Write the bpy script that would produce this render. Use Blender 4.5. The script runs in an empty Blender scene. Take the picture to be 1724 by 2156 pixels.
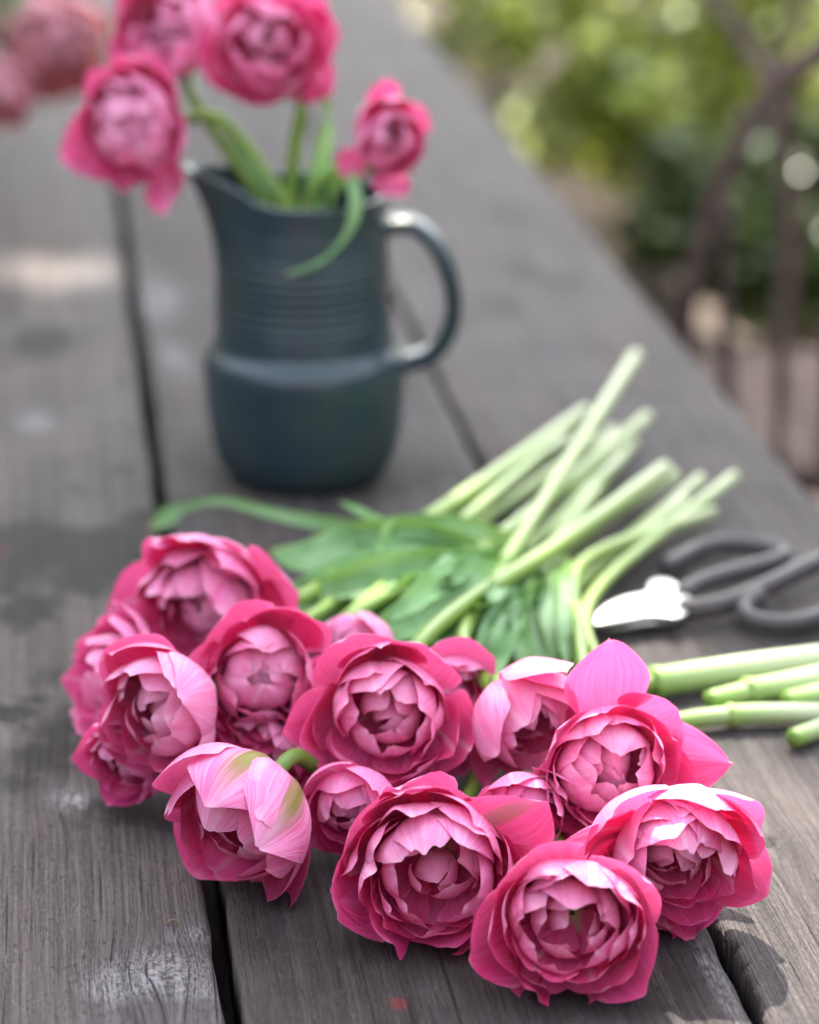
import bpy, math, random
import numpy as np
from mathutils import Vector, Matrix, noise as mnoise

sc = bpy.context.scene
COL = sc.collection
R_ = math.radians
random.seed(7)

# ------------------------------------------------------------------ camera, sky, sun, exposure
T = 0.75                     # height of the table top above the ground
EYE = 0.60                   # camera above the table top
PITCH = R_(21.47)
FPX = 5090.0                 # focal length in units of the 1724-wide layout grid (85 mm on 36 mm)
cam_d = bpy.data.cameras.new('camera')
cam = bpy.data.objects.new('camera', cam_d); COL.objects.link(cam)
cam.location = (0, 0, T + EYE)
cam.rotation_euler = (R_(90) - PITCH, 0, 0)
cam_d.sensor_width = 36; cam_d.lens = 85
cam_d.clip_start = 0.02; cam_d.clip_end = 500
cam_d.dof.use_dof = True
cam_d.dof.focus_distance = 1.13
cam_d.dof.aperture_fstop = 3.7
cam_d.dof.aperture_blades = 0
sc.camera = cam

SUN_EL, SUN_AZ = R_(52), R_(-9)          # azimuth measured from +Y towards +X
S = Vector((math.sin(SUN_AZ) * math.cos(SUN_EL), math.cos(SUN_AZ) * math.cos(SUN_EL), math.sin(SUN_EL)))
world = bpy.data.worlds.new('World'); sc.world = world; world.use_nodes = True
wn = world.node_tree; wn.nodes.clear()
sky = wn.nodes.new('ShaderNodeTexSky'); sky.sky_type = 'NISHITA'; sky.sun_disc = False
sky.sun_elevation = SUN_EL; sky.sun_rotation = SUN_AZ
sky.air_density = 1.0; sky.dust_density = 3.0; sky.ozone_density = 0.6
hs = wn.nodes.new('ShaderNodeHueSaturation'); hs.inputs['Saturation'].default_value = 0.42
bg = wn.nodes.new('ShaderNodeBackground'); bg.inputs['Strength'].default_value = 0.15
wo = wn.nodes.new('ShaderNodeOutputWorld')
wn.links.new(sky.outputs[0], hs.inputs['Color']); wn.links.new(hs.outputs[0], bg.inputs['Color'])
wn.links.new(bg.outputs[0], wo.inputs['Surface'])

sun_d = bpy.data.lights.new('sun', 'SUN'); sun_d.energy = 2.4; sun_d.angle = R_(0.7); sun_d.color = (1.0, 0.93, 0.82)
sun = bpy.data.objects.new('sun', sun_d); COL.objects.link(sun)
sun.rotation_euler = S.to_track_quat('Z', 'Y').to_euler(); sun.location = (0, 3, 6)

vs = sc.view_settings
vs.view_transform = 'Standard'; vs.look = 'None'; vs.gamma = 1; vs.exposure = 2.8; vs.use_curve_mapping = False
sc.render.engine = 'CYCLES'
cy = sc.cycles
cy.use_denoising = True
try: cy.denoiser = 'OPENIMAGEDENOISE'
except Exception: pass
cy.max_bounces = 8; cy.diffuse_bounces = 2; cy.glossy_bounces = 3; cy.transmission_bounces = 6
cy.caustics_reflective = False; cy.caustics_refractive = False
cy.sample_clamp_indirect = 6

# ------------------------------------------------------------------ layout helpers
UPV = Vector((0, math.sin(PITCH), math.cos(PITCH)))
FWD = Vector((0, math.cos(PITCH), -math.sin(PITCH)))
RGT = Vector((1, 0, 0))
CAMP = Vector((0, 0, T + EYE))

def pt(x, y, h=0.0):
    """point on the level h metres above the table top that the sight line of layout point x, y meets"""
    d = RGT * ((x - 862) / FPX) + UPV * ((1078 - y) / FPX) + FWD
    k = (T + h - CAMP.z) / d.z
    return CAMP + d * k

def pd(x, y, dist):
    """point on the same sight line at ground distance dist"""
    d = RGT * ((x - 862) / FPX) + UPV * ((1078 - y) / FPX) + FWD
    return CAMP + d * (dist / d.y)

def mpp(p):                  # metres per layout unit at p
    return (p - CAMP).dot(FWD) / FPX

def camvec(r, u, t):
    return (RGT * r + UPV * u - FWD * t).normalized()

def tag(o, label=None, cat=None, group=None, kind=None):
    if label: o['label'] = label
    if cat: o['category'] = cat
    if group: o['group'] = group
    if kind: o['kind'] = kind
    return o

def empty(name, loc):
    o = bpy.data.objects.new(name, None); COL.objects.link(o); o.location = loc
    o.empty_display_size = 0.02
    return o

def mesh_obj(name, verts, faces, mat, parent=None, uv=None, smooth=True, attrs=None, color=None):
    """verts in world space; under a parent they are stored relative to its location"""
    v = np.asarray(verts, dtype=np.float64).reshape(-1, 3)
    if parent is not None:
        off = Vector((0, 0, 0)); q = parent
        while q is not None: off += q.location; q = q.parent
        v = v - np.array(off)
    me = bpy.data.meshes.new(name)
    me.from_pydata(v.tolist(), [], [tuple(int(i) for i in f) for f in faces])
    if uv is not None:
        lay = me.uv_layers.new(name='UVMap')
        idx = np.empty(len(me.loops), dtype=np.int32); me.loops.foreach_get('vertex_index', idx)
        lay.data.foreach_set('uv', np.asarray(uv, dtype=np.float32)[idx].ravel())
    if attrs:
        for k, a in attrs.items():
            at = me.attributes.new(k, 'FLOAT', 'POINT'); at.data.foreach_set('value', np.asarray(a, dtype=np.float32))
    if smooth: me.polygons.foreach_set('use_smooth', [True] * len(me.polygons))
    me.update()
    if mat: me.materials.append(mat)
    o = bpy.data.objects.new(name, me); COL.objects.link(o)
    if parent is not None: o.parent = parent
    if color: o.color = color
    return o

def grid_faces(nr, nc, wrap=False, off=0):
    f = []
    for i in range(nr - 1):
        for j in range(nc if wrap else nc - 1):
            j2 = (j + 1) % nc
            f.append((off + i * nc + j, off + i * nc + j2, off + (i + 1) * nc + j2, off + (i + 1) * nc + j))
    return f

def spline(points, n):
    """Catmull-Rom through points, n samples"""
    P = [np.array(p, dtype=float) for p in points]
    P = [2 * P[0] - P[1]] + P + [2 * P[-1] - P[-2]]
    seg = len(P) - 3
    out = []
    for k in range(n):
        t = k / (n - 1) * seg; i = min(int(t), seg - 1); t -= i
        a, b, c, d = P[i:i + 4]
        out.append(0.5 * ((2 * b) + (-a + c) * t + (2 * a - 5 * b + 4 * c - d) * t * t + (-a + 3 * b - 3 * c + d) * t ** 3))
    return np.array(out)

def frames(C, up=(0, 0, 1)):
    Tn = np.gradient(C, axis=0); Tn /= np.linalg.norm(Tn, axis=1)[:, None] + 1e-12
    up = np.array(up, dtype=float)
    side = np.cross(np.broadcast_to(up, Tn.shape), Tn); ln = np.linalg.norm(side, axis=1)
    for i in range(len(side)):
        if ln[i] < 1e-3: side[i] = side[i - 1] if i else np.array([1., 0, 0])
    side /= np.linalg.norm(side, axis=1)[:, None] + 1e-12
    nrm = np.cross(Tn, side)
    return Tn, side, nrm

def tube_data(points, rad, n=30, m=10, squash=1.0, cap=True):
    C = spline(points, n)
    # parallel transported frame
    Tn = np.gradient(C, axis=0); Tn /= np.linalg.norm(Tn, axis=1)[:, None]
    s = np.cross(Tn[0], [0, 0, 1.0])
    if np.linalg.norm(s) < 1e-3: s = np.cross(Tn[0], [0, 1.0, 0])
    s /= np.linalg.norm(s)
    V, UV = [], []
    for i in range(n):
        s = s - Tn[i] * s.dot(Tn[i]); s /= np.linalg.norm(s); b = np.cross(Tn[i], s)
        r = rad(i / (n - 1)) if callable(rad) else rad
        for j in range(m):
            a = 2 * math.pi * j / m
            V.append(C[i] + s * math.cos(a) * r + b * math.sin(a) * r * squash); UV.append((j / m, i / (n - 1)))
    F = grid_faces(n, m, True)
    if cap:
        V.append(C[0]); UV.append((0.5, 0)); V.append(C[-1]); UV.append((0.5, 1))
        for j in range(m):
            F.append((n * m, (j + 1) % m, j)); F.append((n * m + 1, (n - 1) * m + j, (n - 1) * m + (j + 1) % m))
    return np.array(V), F, UV

# ------------------------------------------------------------------ material helpers
class NT:
    def __init__(self, name):
        self.m = bpy.data.materials.new(name); self.m.use_nodes = True
        self.t = self.m.node_tree; self.t.nodes.clear()
        self.out = self.t.nodes.new('ShaderNodeOutputMaterial')
    def n(self, typ, **kw):
        o = self.t.nodes.new(typ)
        for k, v in kw.items(): setattr(o, k, v)
        return o
    def put(self, sock, val):
        if isinstance(val, bpy.types.NodeSocket): self.t.links.new(val, sock)
        elif isinstance(val, (tuple, list)) and len(val) == 3 and sock.type == 'RGBA': sock.default_value = (*val, 1)
        else: sock.default_value = val
    def math(self, op, a, b=None, c=None, clamp=False):
        o = self.n('ShaderNodeMath', operation=op, use_clamp=clamp)
        for i, x in enumerate((a, b, c)):
            if x is not None: self.put(o.inputs[i], x)
        return o.outputs[0]
    def mix(self, f, a, b, blend='MIX'):
        o = self.n('ShaderNodeMix', data_type='RGBA', blend_type=blend)
        self.put(o.inputs['Factor'], f); self.put(o.inputs[6], a); self.put(o.inputs[7], b)
        return o.outputs[2]
    def smooth(self, x, a, b, lo=0.0, hi=1.0):
        o = self.n('ShaderNodeMapRange', interpolation_type='SMOOTHSTEP')
        self.put(o.inputs['Value'], x); self.put(o.inputs['From Min'], a); self.put(o.inputs['From Max'], b)
        self.put(o.inputs['To Min'], lo); self.put(o.inputs['To Max'], hi)
        return o.outputs['Result']
    def noise(self, vec, scale=1.0, detail=3.0, rough=0.55, dist=0.0):
        o = self.n('ShaderNodeTexNoise'); self.put(o.inputs['Vector'], vec)
        self.put(o.inputs['Scale'], scale); self.put(o.inputs['Detail'], detail); self.put(o.inputs['Roughness'], rough)
        self.put(o.inputs['Distortion'], dist)
        return o.outputs['Fac']
    def xyz(self, x, y, z):
        o = self.n('ShaderNodeCombineXYZ')
        for s, v in zip(o.inputs, (x, y, z)): self.put(s, v)
        return o.outputs[0]
    def attr(self, name):
        return self.n('ShaderNodeAttribute', attribute_name=name).outputs['Fac']
    def uv(self):
        s = self.n('ShaderNodeSeparateXYZ'); self.t.links.new(self.n('ShaderNodeTexCoord').outputs['UV'], s.inputs[0])
        return s.outputs[0], s.outputs[1]
    def bump(self, h, strength=1.0, dist=0.001):
        o = self.n('ShaderNodeBump'); self.put(o.inputs['Height'], h)
        o.inputs['Strength'].default_value = strength; o.inputs['Distance'].default_value = dist
        return o.outputs[0]
    def pbsdf(self, col, rough=0.5, spec=0.5, normal=None, **kw):
        o = self.n('ShaderNodeBsdfPrincipled'); self.put(o.inputs['Base Color'], col); self.put(o.inputs['Roughness'], rough)
        self.put(o.inputs['Specular IOR Level'], spec)
        if normal is not None: self.put(o.inputs['Normal'], normal)
        for k, v in kw.items(): self.put(o.inputs[k], v)
        return o.outputs[0]
    def done(self, sh):
        self.t.links.new(sh, self.out.inputs['Surface']); return self.m

def two_sided(b, col, tcol, rough, spec, trans, normal=None, **kw):
    p = b.pbsdf(col, rough, spec, normal, **kw)
    t = b.n('ShaderNodeBsdfTranslucent'); b.put(t.inputs['Color'], tcol)
    m = b.n('ShaderNodeMixShader'); b.put(m.inputs[0], trans)
    b.t.links.new(p, m.inputs[1]); b.t.links.new(t.outputs[0], m.inputs[2])
    return m.outputs[0]

def petal_material(name, out_a, out_b, in_a, in_b, edge, trans_c, trans=0.3):
    b = NT(name)
    u, v = b.uv()
    oi = b.n('ShaderNodeObjectInfo')
    sep = b.n('ShaderNodeSeparateColor'); b.t.links.new(oi.outputs['Color'], sep.inputs[0])
    streak, tone, pale = sep.outputs[0], sep.outputs[1], sep.outputs[2]
    rnd = b.math('MULTIPLY', oi.outputs['Random'], 37.0)
    au = b.math('ABSOLUTE', b.math('SUBTRACT', b.math('MULTIPLY', u, 2.0), 1.0))
    # veins fan out from the base
    vu = b.math('MULTIPLY', b.math('SUBTRACT', u, 0.5), b.math('ADD', 0.55, b.math('MULTIPLY', v, 0.5)))
    vein = b.noise(b.xyz(b.math('MULTIPLY', vu, 34.0), b.math('MULTIPLY', v, 1.2), rnd), 1.0, 4.0, 0.62)
    vein_f = b.smooth(vein, 0.40, 0.62)
    blotch = b.noise(b.xyz(b.math('MULTIPLY', u, 2.6), b.math('MULTIPLY', v, 2.6), rnd), 1.0, 3.0, 0.5)
    blotch_f = b.smooth(blotch, 0.33, 0.68)
    geo = b.n('ShaderNodeNewGeometry')
    fo = b.math('ADD', b.math('MULTIPLY', vein_f, 0.6), b.math('MULTIPLY', blotch_f, 0.4))
    oc = b.mix(fo, out_a, out_b)
    oc = b.mix(b.math('MULTIPLY', tone, 0.55), oc, (0.80, 0.24, 0.54))
    oc = b.mix(b.math('MULTIPLY', pale, 0.7), oc, (0.95, 0.46, 0.67))
    ic = b.mix(fo, in_a, in_b)
    ic = b.mix(b.math('MULTIPLY', tone, 0.4), ic, (0.68, 0.07, 0.40))
    ic = b.mix(b.math('MULTIPLY', pale, 0.35), ic, (0.75, 0.28, 0.42))
    col = b.mix(geo.outputs['Backfacing'], oc, ic)
    # pale stripe up the middle of some petals
    stripe = b.math('MULTIPLY', b.smooth(b.math('ADD', au, b.math('MULTIPLY', b.math('SUBTRACT', vein, 0.5), 0.35)), 0.13, 0.0), b.smooth(b.math('FRACT', b.math('MULTIPLY', oi.outputs['Random'], 7.3)), 0.55, 0.75))
    col = b.mix(b.math('MULTIPLY', stripe, 0.55), col, (0.95, 0.66, 0.80))
    # pale thin rim
    e1 = b.smooth(au, 0.84, 1.0); e2 = b.smooth(v, 0.92, 1.0)
    e = b.math('MAXIMUM', b.math('MULTIPLY', e1, b.smooth(v, 0.3, 0.7)), e2)
    col = b.mix(b.math('MULTIPLY', e, 0.26), col, edge)
    # creamy claw, green flame on guard petals
    col = b.mix(b.smooth(v, 0.16, 0.02), col, (0.62, 0.60, 0.28))
    wob = b.math('MULTIPLY', b.math('SUBTRACT', vein, 0.5), 0.5)
    st = b.smooth(b.math('ADD', au, wob), 0.34, 0.04)
    st = b.math('MULTIPLY', b.math('MULTIPLY', st, b.smooth(v, 0.98, 0.55)), streak, clamp=True)
    col = b.mix(st, col, (0.20, 0.24, 0.035))
    tcol = b.mix(0.5, col, trans_c, 'MULTIPLY')
    nrm = b.bump(b.math('ADD', vein, b.math('MULTIPLY', blotch, 0.8)), 0.5, 0.0009)
    return b.done(two_sided(b, col, b.mix(0.6, tcol, trans_c), 0.38, 0.28, trans, nrm))

M_PETAL = petal_material('pink_petal', (0.88, 0.14, 0.42), (0.97, 0.48, 0.73), (0.80, 0.032, 0.20), (0.91, 0.16, 0.40),
                         (0.96, 0.70, 0.84), (0.96, 0.17, 0.42), 0.36)
M_SALMON = petal_material('salmon_petal', (0.76, 0.30, 0.32), (0.84, 0.46, 0.46), (0.70, 0.20, 0.20), (0.78, 0.36, 0.34),
                          (0.75, 0.42, 0.38), (0.8, 0.25, 0.2), 0.30)

def leaf_material(name, ca, cb, tr, rough=0.36, spec=0.5, trans=0.22, scale_u=26.0):
    b = NT(name); u, v = b.uv()
    oi = b.n('ShaderNodeObjectInfo'); rnd = b.math('MULTIPLY', oi.outputs['Random'], 19.0)
    vein = b.noise(b.xyz(b.math('MULTIPLY', u, scale_u), b.math('MULTIPLY', v, 2.0), rnd), 1.0, 3.0, 0.6)
    bl = b.noise(b.xyz(b.math('MULTIPLY', u, 1.5), b.math('MULTIPLY', v, 7.0), rnd), 1.0, 3.0, 0.5)
    f = b.math('ADD', b.math('MULTIPLY', b.smooth(vein, 0.35, 0.7), 0.35), b.math('MULTIPLY', b.smooth(bl, 0.3, 0.7), 0.65))
    col = b.mix(f, ca, cb)
    lv_r = b.math('FRACT', b.math('MULTIPLY', oi.outputs['Random'], 11.7))
    col = b.mix(1.0, col, b.mix(lv_r, (0.55, 0.62, 0.46), (1.3, 1.3, 1.15)), 'MULTIPLY')
    # paler towards the base, browned tip
    col = b.mix(b.smooth(v, 0.28, 0.0), col, (0.28, 0.42, 0.12))
    col = b.mix(b.smooth(v, 0.965, 1.0), col, (0.30, 0.16, 0.05))
    return b.done(two_sided(b, col, tr, rough, spec, trans, b.bump(vein, 0.35, 0.0008)))

M_LEAF = leaf_material('tulip_leaf', (0.120, 0.270, 0.100), (0.300, 0.460, 0.290), (0.32, 0.56, 0.10), rough=.46, spec=.35)

def stem_material():
    b = NT('tulip_stem'); u, v = b.uv()
    r = b.n('ShaderNodeValToRGB'); b.put(r.inputs[0], v)
    el = r.color_ramp.elements
    el[0].position = 0.0; el[0].color = (0.10, 0.17, 0.035, 1)
    el[1].position = 1.0; el[1].color = (0.52, 0.57, 0.38, 1)
    for p, c in ((0.22, (0.17, 0.29, 0.045, 1)), (0.55, (0.25, 0.38, 0.07, 1)), (0.80, (0.32, 0.45, 0.11, 1)), (0.93, (0.43, 0.53, 0.24, 1))):
        e = el.new(p); e.color = c
    nz = b.noise(b.xyz(b.math('MULTIPLY', u, 14.0), b.math('MULTIPLY', v, 3.0), b.n('ShaderNodeObjectInfo').outputs['Random']), 1.0, 3.0)
    col = b.mix(1.0, b.mix(b.smooth(nz, 0.35, 0.75, 0.0, 0.45), r.outputs[0], (0.12, 0.21, 0.04)), (0.78, 0.80, 0.72), 'MULTIPLY')
    p = b.pbsdf(col, 0.42, 0.45, b.bump(nz, 0.3, 0.0006), **{'Subsurface Weight': 0.0})
    return b.done(p)
M_STEM = stem_material()

def cut_stem_material():
    b = NT('cut_stem_piece'); u, v = b.uv()
    r = b.n('ShaderNodeValToRGB'); b.put(r.inputs[0], v)
    el = r.color_ramp.elements
    el[0].position = 0.0; el[0].color = (0.16, 0.30, 0.035, 1)
    el[1].position = 1.0; el[1].color = (0.50, 0.52, 0.40, 1)
    for p, c in ((0.12, (0.24, 0.39, 0.08, 1)), (0.3, (0.34, 0.46, 0.18, 1)), (0.55, (0.45, 0.51, 0.32, 1))):
        e = el.new(p); e.color = c
    nz = b.noise(b.xyz(b.math('MULTIPLY', u, 16.0), b.math('MULTIPLY', v, 2.0), b.n('ShaderNodeObjectInfo').outputs['Random']), 1.0, 3.0)
    col = b.mix(1.0, b.mix(b.smooth(nz, 0.35, 0.75, 0.0, 0.45), r.outputs[0], (0.30, 0.40, 0.14)), (0.82, 0.84, 0.82), 'MULTIPLY')
    return b.done(b.pbsdf(col, 0.4, 0.45, b.bump(nz, 0.3, 0.0006)))
M_CUT = cut_stem_material()

def wood_material():
    b = NT('weathered_wood')
    gx, gs, tone, stain, pale, red, rough_m = (b.attr(k) for k in ('gx', 'gs', 'tone', 'stain', 'pale', 'red', 'knot'))
    seed = b.math('MULTIPLY', tone, 31.0)
    fiber = b.noise(b.xyz(b.math('MULTIPLY', gx, 1000.0), b.math('MULTIPLY', gs, 26.0), seed), 1.0, 4.0, 0.7)
    ring = b.noise(b.xyz(b.math('MULTIPLY', gx, 300.0), b.math('MULTIPLY', gs, 1.6), seed), 1.0, 2.0, 0.5)
    band = b.noise(b.xyz(b.math('MULTIPLY', gx, 55.0), b.math('MULTIPLY', gs, 1.1), seed), 1.0, 3.0, 0.5)
    blot = b.noise(b.xyz(b.math('MULTIPLY', gx, 14.0), b.math('MULTIPLY', gs, 9.0), seed), 1.0, 5.0, 0.6)
    fleck = b.noise(b.xyz(b.math('MULTIPLY', gx, 700.0), b.math('MULTIPLY', gs, 230.0), seed), 1.0, 3.0, 0.6)
    crack = b.noise(b.xyz(b.math('MULTIPLY', gx, 520.0), b.math('MULTIPLY', gs, 9.0), b.math('ADD', seed, 7.0)), 1.0, 2.0, 0.4)
    crack = b.math('MULTIPLY', b.smooth(crack, 0.68, 0.72), 1.0)
    f = b.math('ADD', b.math('MULTIPLY', b.smooth(fiber, 0.36, 0.64), 0.46), b.math('MULTIPLY', b.smooth(ring, 0.34, 0.66), 0.34))
    f = b.math('ADD', f, b.math('MULTIPLY', b.smooth(band, 0.3, 0.7), 0.16))
    f = b.math('ADD', f, b.math('MULTIPLY', b.smooth(blot, 0.3, 0.7), 0.32))
    f = b.math('SUBTRACT', f, 0.16)
    c_dark = b.mix(tone, (0.016, 0.0135, 0.0145), (0.052, 0.046, 0.043))
    c_light = b.mix(tone, (0.075, 0.064, 0.066), (0.265, 0.238, 0.222))
    col = b.mix(f, c_dark, c_light)
    wm = b.noise(b.xyz(b.math('MULTIPLY', gx, 22.0), b.math('MULTIPLY', gs, 4.0), b.math('ADD', seed, 21.0)), 1.0, 4.0, 0.6)
    col = b.mix(b.smooth(wm, 0.46, 0.72, 0.0, 0.5), col, b.mix(f, (0.05, 0.036, 0.027), b.mix(tone, (0.11, 0.078, 0.06), (0.26, 0.20, 0.16))))
    bl2 = b.noise(b.xyz(b.math('MULTIPLY', gx, 9.0), b.math('MULTIPLY', gs, 5.0), b.math('ADD', seed, 3.0)), 1.0, 3.0)
    col = b.mix(b.smooth(bl2, 0.45, 0.75, 0.0, 0.45), col, b.mix(f, b.mix(tone, (0.03, 0.03, 0.033), (0.09, 0.095, 0.10)), b.mix(tone, (0.10, 0.10, 0.105), (0.27, 0.28, 0.285))))
    ridge = b.noise(b.xyz(b.math('MULTIPLY', gx, 170.0), b.math('MULTIPLY', gs, 0.9), b.math('ADD', seed, 13.0)), 1.0, 1.0, 0.4)
    ridge = b.smooth(b.math('ABSOLUTE', b.math('SUBTRACT', ridge, 0.5)), 0.030, 0.0)
    ridge = b.math('MULTIPLY', ridge, b.smooth(fiber, 0.38, 0.62))
    col = b.mix(b.math('MULTIPLY', ridge, 0.55), col, b.mix(tone, (0.13, 0.118, 0.115), (0.38, 0.36, 0.35)))
    col = b.mix(b.smooth(fleck, 0.56, 0.70, 0.0, 0.5), col, b.mix(tone, (0.11, 0.10, 0.095), (0.30, 0.28, 0.26)))
    col = b.mix(b.smooth(fleck, 0.43, 0.30, 0.0, 0.75), col, (0.022, 0.019, 0.018))
    jag = b.math('MULTIPLY', b.math('SUBTRACT', b.math('ADD', b.math('MULTIPLY', fiber, 0.5), b.math('MULTIPLY', blot, 0.5)), 0.5), 1.6)
    col = b.mix(b.math('MULTIPLY', b.smooth(b.math('ADD', pale, jag), 0.30, 0.85), 0.8), col, b.mix(b.smooth(b.math('ADD', b.math('MULTIPLY', fiber, 0.5), b.math('MULTIPLY', fleck, 0.5)), 0.38, 0.6), (0.06, 0.056, 0.058), (0.44, 0.43, 0.435)))
    col = b.mix(b.math('MULTIPLY', b.smooth(b.math('ADD', stain, jag), 0.12, 0.55), 0.88), col, (0.020, 0.019, 0.016))
    col = b.mix(b.math('MULTIPLY', b.smooth(b.math('ADD', red, jag), 0.4, 0.8), 0.6), col, (0.30, 0.05, 0.05))
    col = b.mix(b.math('MULTIPLY', crack, 0.8), col, (0.02, 0.018, 0.018))
    col = b.mix(1.0, col, (0.76, 0.72, 0.72), 'MULTIPLY')
    h = b.math('ADD', b.math('MULTIPLY', ring, 1.1), b.math('MULTIPLY', fiber, 0.7))
    h = b.math('ADD', h, b.math('MULTIPLY', fleck, 0.6))
    h = b.math('ADD', h, b.math('MULTIPLY', ridge, 0.5))
    h = b.math('SUBTRACT', h, b.math('MULTIPLY', crack, 1.2))
    h = b.math('ADD', h, b.math('MULTIPLY', b.math('MULTIPLY', pale, blot), 1.5))
    nrm = b.bump(h, 1.0, 0.0032)
    return b.done(b.pbsdf(col, b.smooth(fiber, 0.2, 0.8, 0.62, 0.85), 0.28, nrm))
M_WOOD = wood_material()

# ------------------------------------------------------------------ ground
def ground_material():
    b = NT('garden_ground')
    p = b.n('ShaderNodeNewGeometry').outputs['Position']
    n1 = b.noise(p, 2.2, 5.0, 0.6); n2 = b.noise(p, 38.0, 4.0, 0.65); n3 = b.noise(p, 11.0, 3.0, 0.5)
    col = b.mix(b.smooth(n2, 0.3, 0.7), (0.018, 0.013, 0.010), (0.075, 0.052, 0.040))
    col = b.mix(b.smooth(n1, 0.45, 0.65, 0.0, 0.6), col, (0.085, 0.060, 0.045))
    col = b.mix(b.smooth(n3, 0.56, 0.7, 0.0, 0.5), col, (0.03, 0.04, 0.015))
    return b.done(b.pbsdf(col, 0.9, 0.2, b.bump(n2, 0.9, 0.02)))
gx = np.concatenate([[-300, -120, -40], np.linspace(-15, 15, 61), [40, 120, 300]])
gy = np.concatenate([[-300, -120, -40], np.linspace(-10, 25, 71), [60, 150, 400]])
gv = [(x, y, 0.03 * mnoise.noise(Vector((x * 0.8, y * 0.8, 0))) if abs(x) < 16 and -11 < y < 26 else 0) for y in gy for x in gx]
ground = mesh_obj('ground', gv, grid_faces(len(gy), len(gx)), ground_material())
tag(ground, 'brown earth and gravel ground of the garden below the table', None, None, 'structure')

def gravel():
    b = NT('pink_gravel'); p = b.n('ShaderNodeNewGeometry').outputs['Position']
    v = b.n('ShaderNodeTexVoronoi'); b.put(v.inputs['Vector'], p); v.inputs['Scale'].default_value = 26.0
    n = b.noise(p, 5.0, 4.0, .6)
    col = b.mix(v.outputs['Color'], (.20, .15, .13), (.52, .41, .36)); col = b.mix(b.smooth(n, .35, .6, 0.0, .8), col, (.07, .05, .04))
    return b.done(b.pbsdf(col, .8, .3, b.bump(v.outputs['Distance'], -.8, .02)))
pv = []
for y in np.linspace(2.6, 4.6, 21):
    for x in np.linspace(.5, 2.4, 20):
        edge = .06 * mnoise.noise(Vector((x * 3, y * 3, 2)))
        pv.append((x + edge, y + edge, .045 + .012 * mnoise.noise(Vector((x * 6, y * 6, 5)))))
path = mesh_obj('path', pv, grid_faces(21, 20), gravel()); tag(path, 'pinkish gravel path beside the table', None, None, 'structure')

# ------------------------------------------------------------------ table
BA = math.atan2(797, 5469)                     # boards run a little to the left of the sight line
BS = Vector((-math.sin(BA), math.cos(BA), 0)); BT = Vector((math.cos(BA), math.sin(BA), 0))
def st(x, y):
    p = pt(x, y, 0); return p.dot(BS), p.dot(BT)
g1 = (st(485, 2156)[1] + st(345, 1060)[1] + st(258, 480)[1]) / 3
g2 = (st(1615, 2156)[1] + st(1003, 975)[1] + st(1190, 1310)[1]) / 3
ge = (st(1664, 1000)[1] + st(1378, 618)[1] + st(1138, 366)[1]) / 3
W1, W2 = 0.0100, 0.0056
S0, S1 = 0.30, 5.30
# stains and worn patches: layout x, y, size across, size along (m), strength
STAINS = [(150, 1235, .018, .020, .7), (300, 1095, .020, .025, .7), (15, 1225, .016, .03, .8), (190, 1500, .010, .02, .55), (110, 1420, .02, .02, .45), (260, 800, .012, .03, .4), (30, 640, .015, .05, .4), (95, 720, .022, .040, 1.0), (50, 1145, .042, .050, .95), (215, 1165, .036, .050, 1.0), (55, 1285, .020, .022, .95), (250, 985, .013, .016, .6),
          (165, 1030, .012, .014, .7), (20, 1500, .012, .016, 1.0), (120, 1560, .020, .035, .5), (40, 1640, .03, .03, .35), (480, 960, .05, .06, .7), (830, 1005, .05, .05, .6),
          (1060, 640, .02, .045, .5), (1100, 560, .02, .05, .45), (1205, 590, .02, .04, .4), (1080, 450, .03, .08, .4), (1590, 1775, .007, .010, 1.0),
          (1430, 1960, .010, .03, .5), (1200, 1350, .012, .05, .7), (1150, 1230, .03, .05, .6), (300, 1720, .03, .03, .6), (700, 1990, .10, .05, .35), (1200, 2110, .12, .03, .35)]
PALES = [(70, 890, .022, .028, .8), (30, 1290, .03, .05, .45), (150, 1685, .018, .016, .85), (330, 2045, .036, .020, 1.0), (255, 2075, .020, .018, 1.0), (415, 1965, .018, .012, .8), (400, 2080, .020, .012, 0.9), (60, 1780, .02, .05, .3),
         (330, 620, .030, .10, .7), (365, 760, .025, .10, .6), (420, 800, .02, .06, .4), (240, 1230, .03, .03, .5), (440, 1150, .04, .05, .4), (820, 660, .06, .2, .25), (1500, 2040, .006, .05, .9)]
REDS = [(840, 2112, .006, .006, 1.0), (8, 1160, .012, .03, .7)]
KNOTS = [(10, 1510, .012, .9), (150, 1685, .009, .8), (330, 2045, .012, .8), (1595, 1775, .010, 1.0), (95, 720, .018, .8), (70, 890, .016, .6), (1080, 620, .02, .6), (250, 1570, .010, .5)]
ST2 = [(*st(a, b), c, d, e) for a, b, c, d, e in STAINS]
PL2 = [(*st(a, b), c, d, e) for a, b, c, d, e in PALES]
RD2 = [(*st(a, b), c, d, e) for a, b, c, d, e in REDS]
KN2 = [(*st(a, b), c, d) for a, b, c, d in KNOTS]

def wobble(s, t, q):
    return np.array([mnoise.fractal(Vector((a * q, b_ * q, 3.3)), 1.0, 2.0, 3) for a, b_ in zip(s.ravel(), t.ravel())]).reshape(s.shape)

def field(spots, s, t):
    o = np.zeros_like(s)
    for cs, ct, rt, rs, a in spots:
        o = np.maximum(o, a * np.exp(-(((s - cs) / rs) ** 2 + ((t - ct) / rt) ** 2) * 0.9))
    return o

def waves(x, seed, ks, amp):
    r = np.random.RandomState(seed); o = np.zeros_like(x)
    for k in ks: o += amp * np.sin(k * x + r.rand() * 6.28) / len(ks) ** 0.5 * (0.6 + 0.8 * r.rand())
    return o

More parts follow.
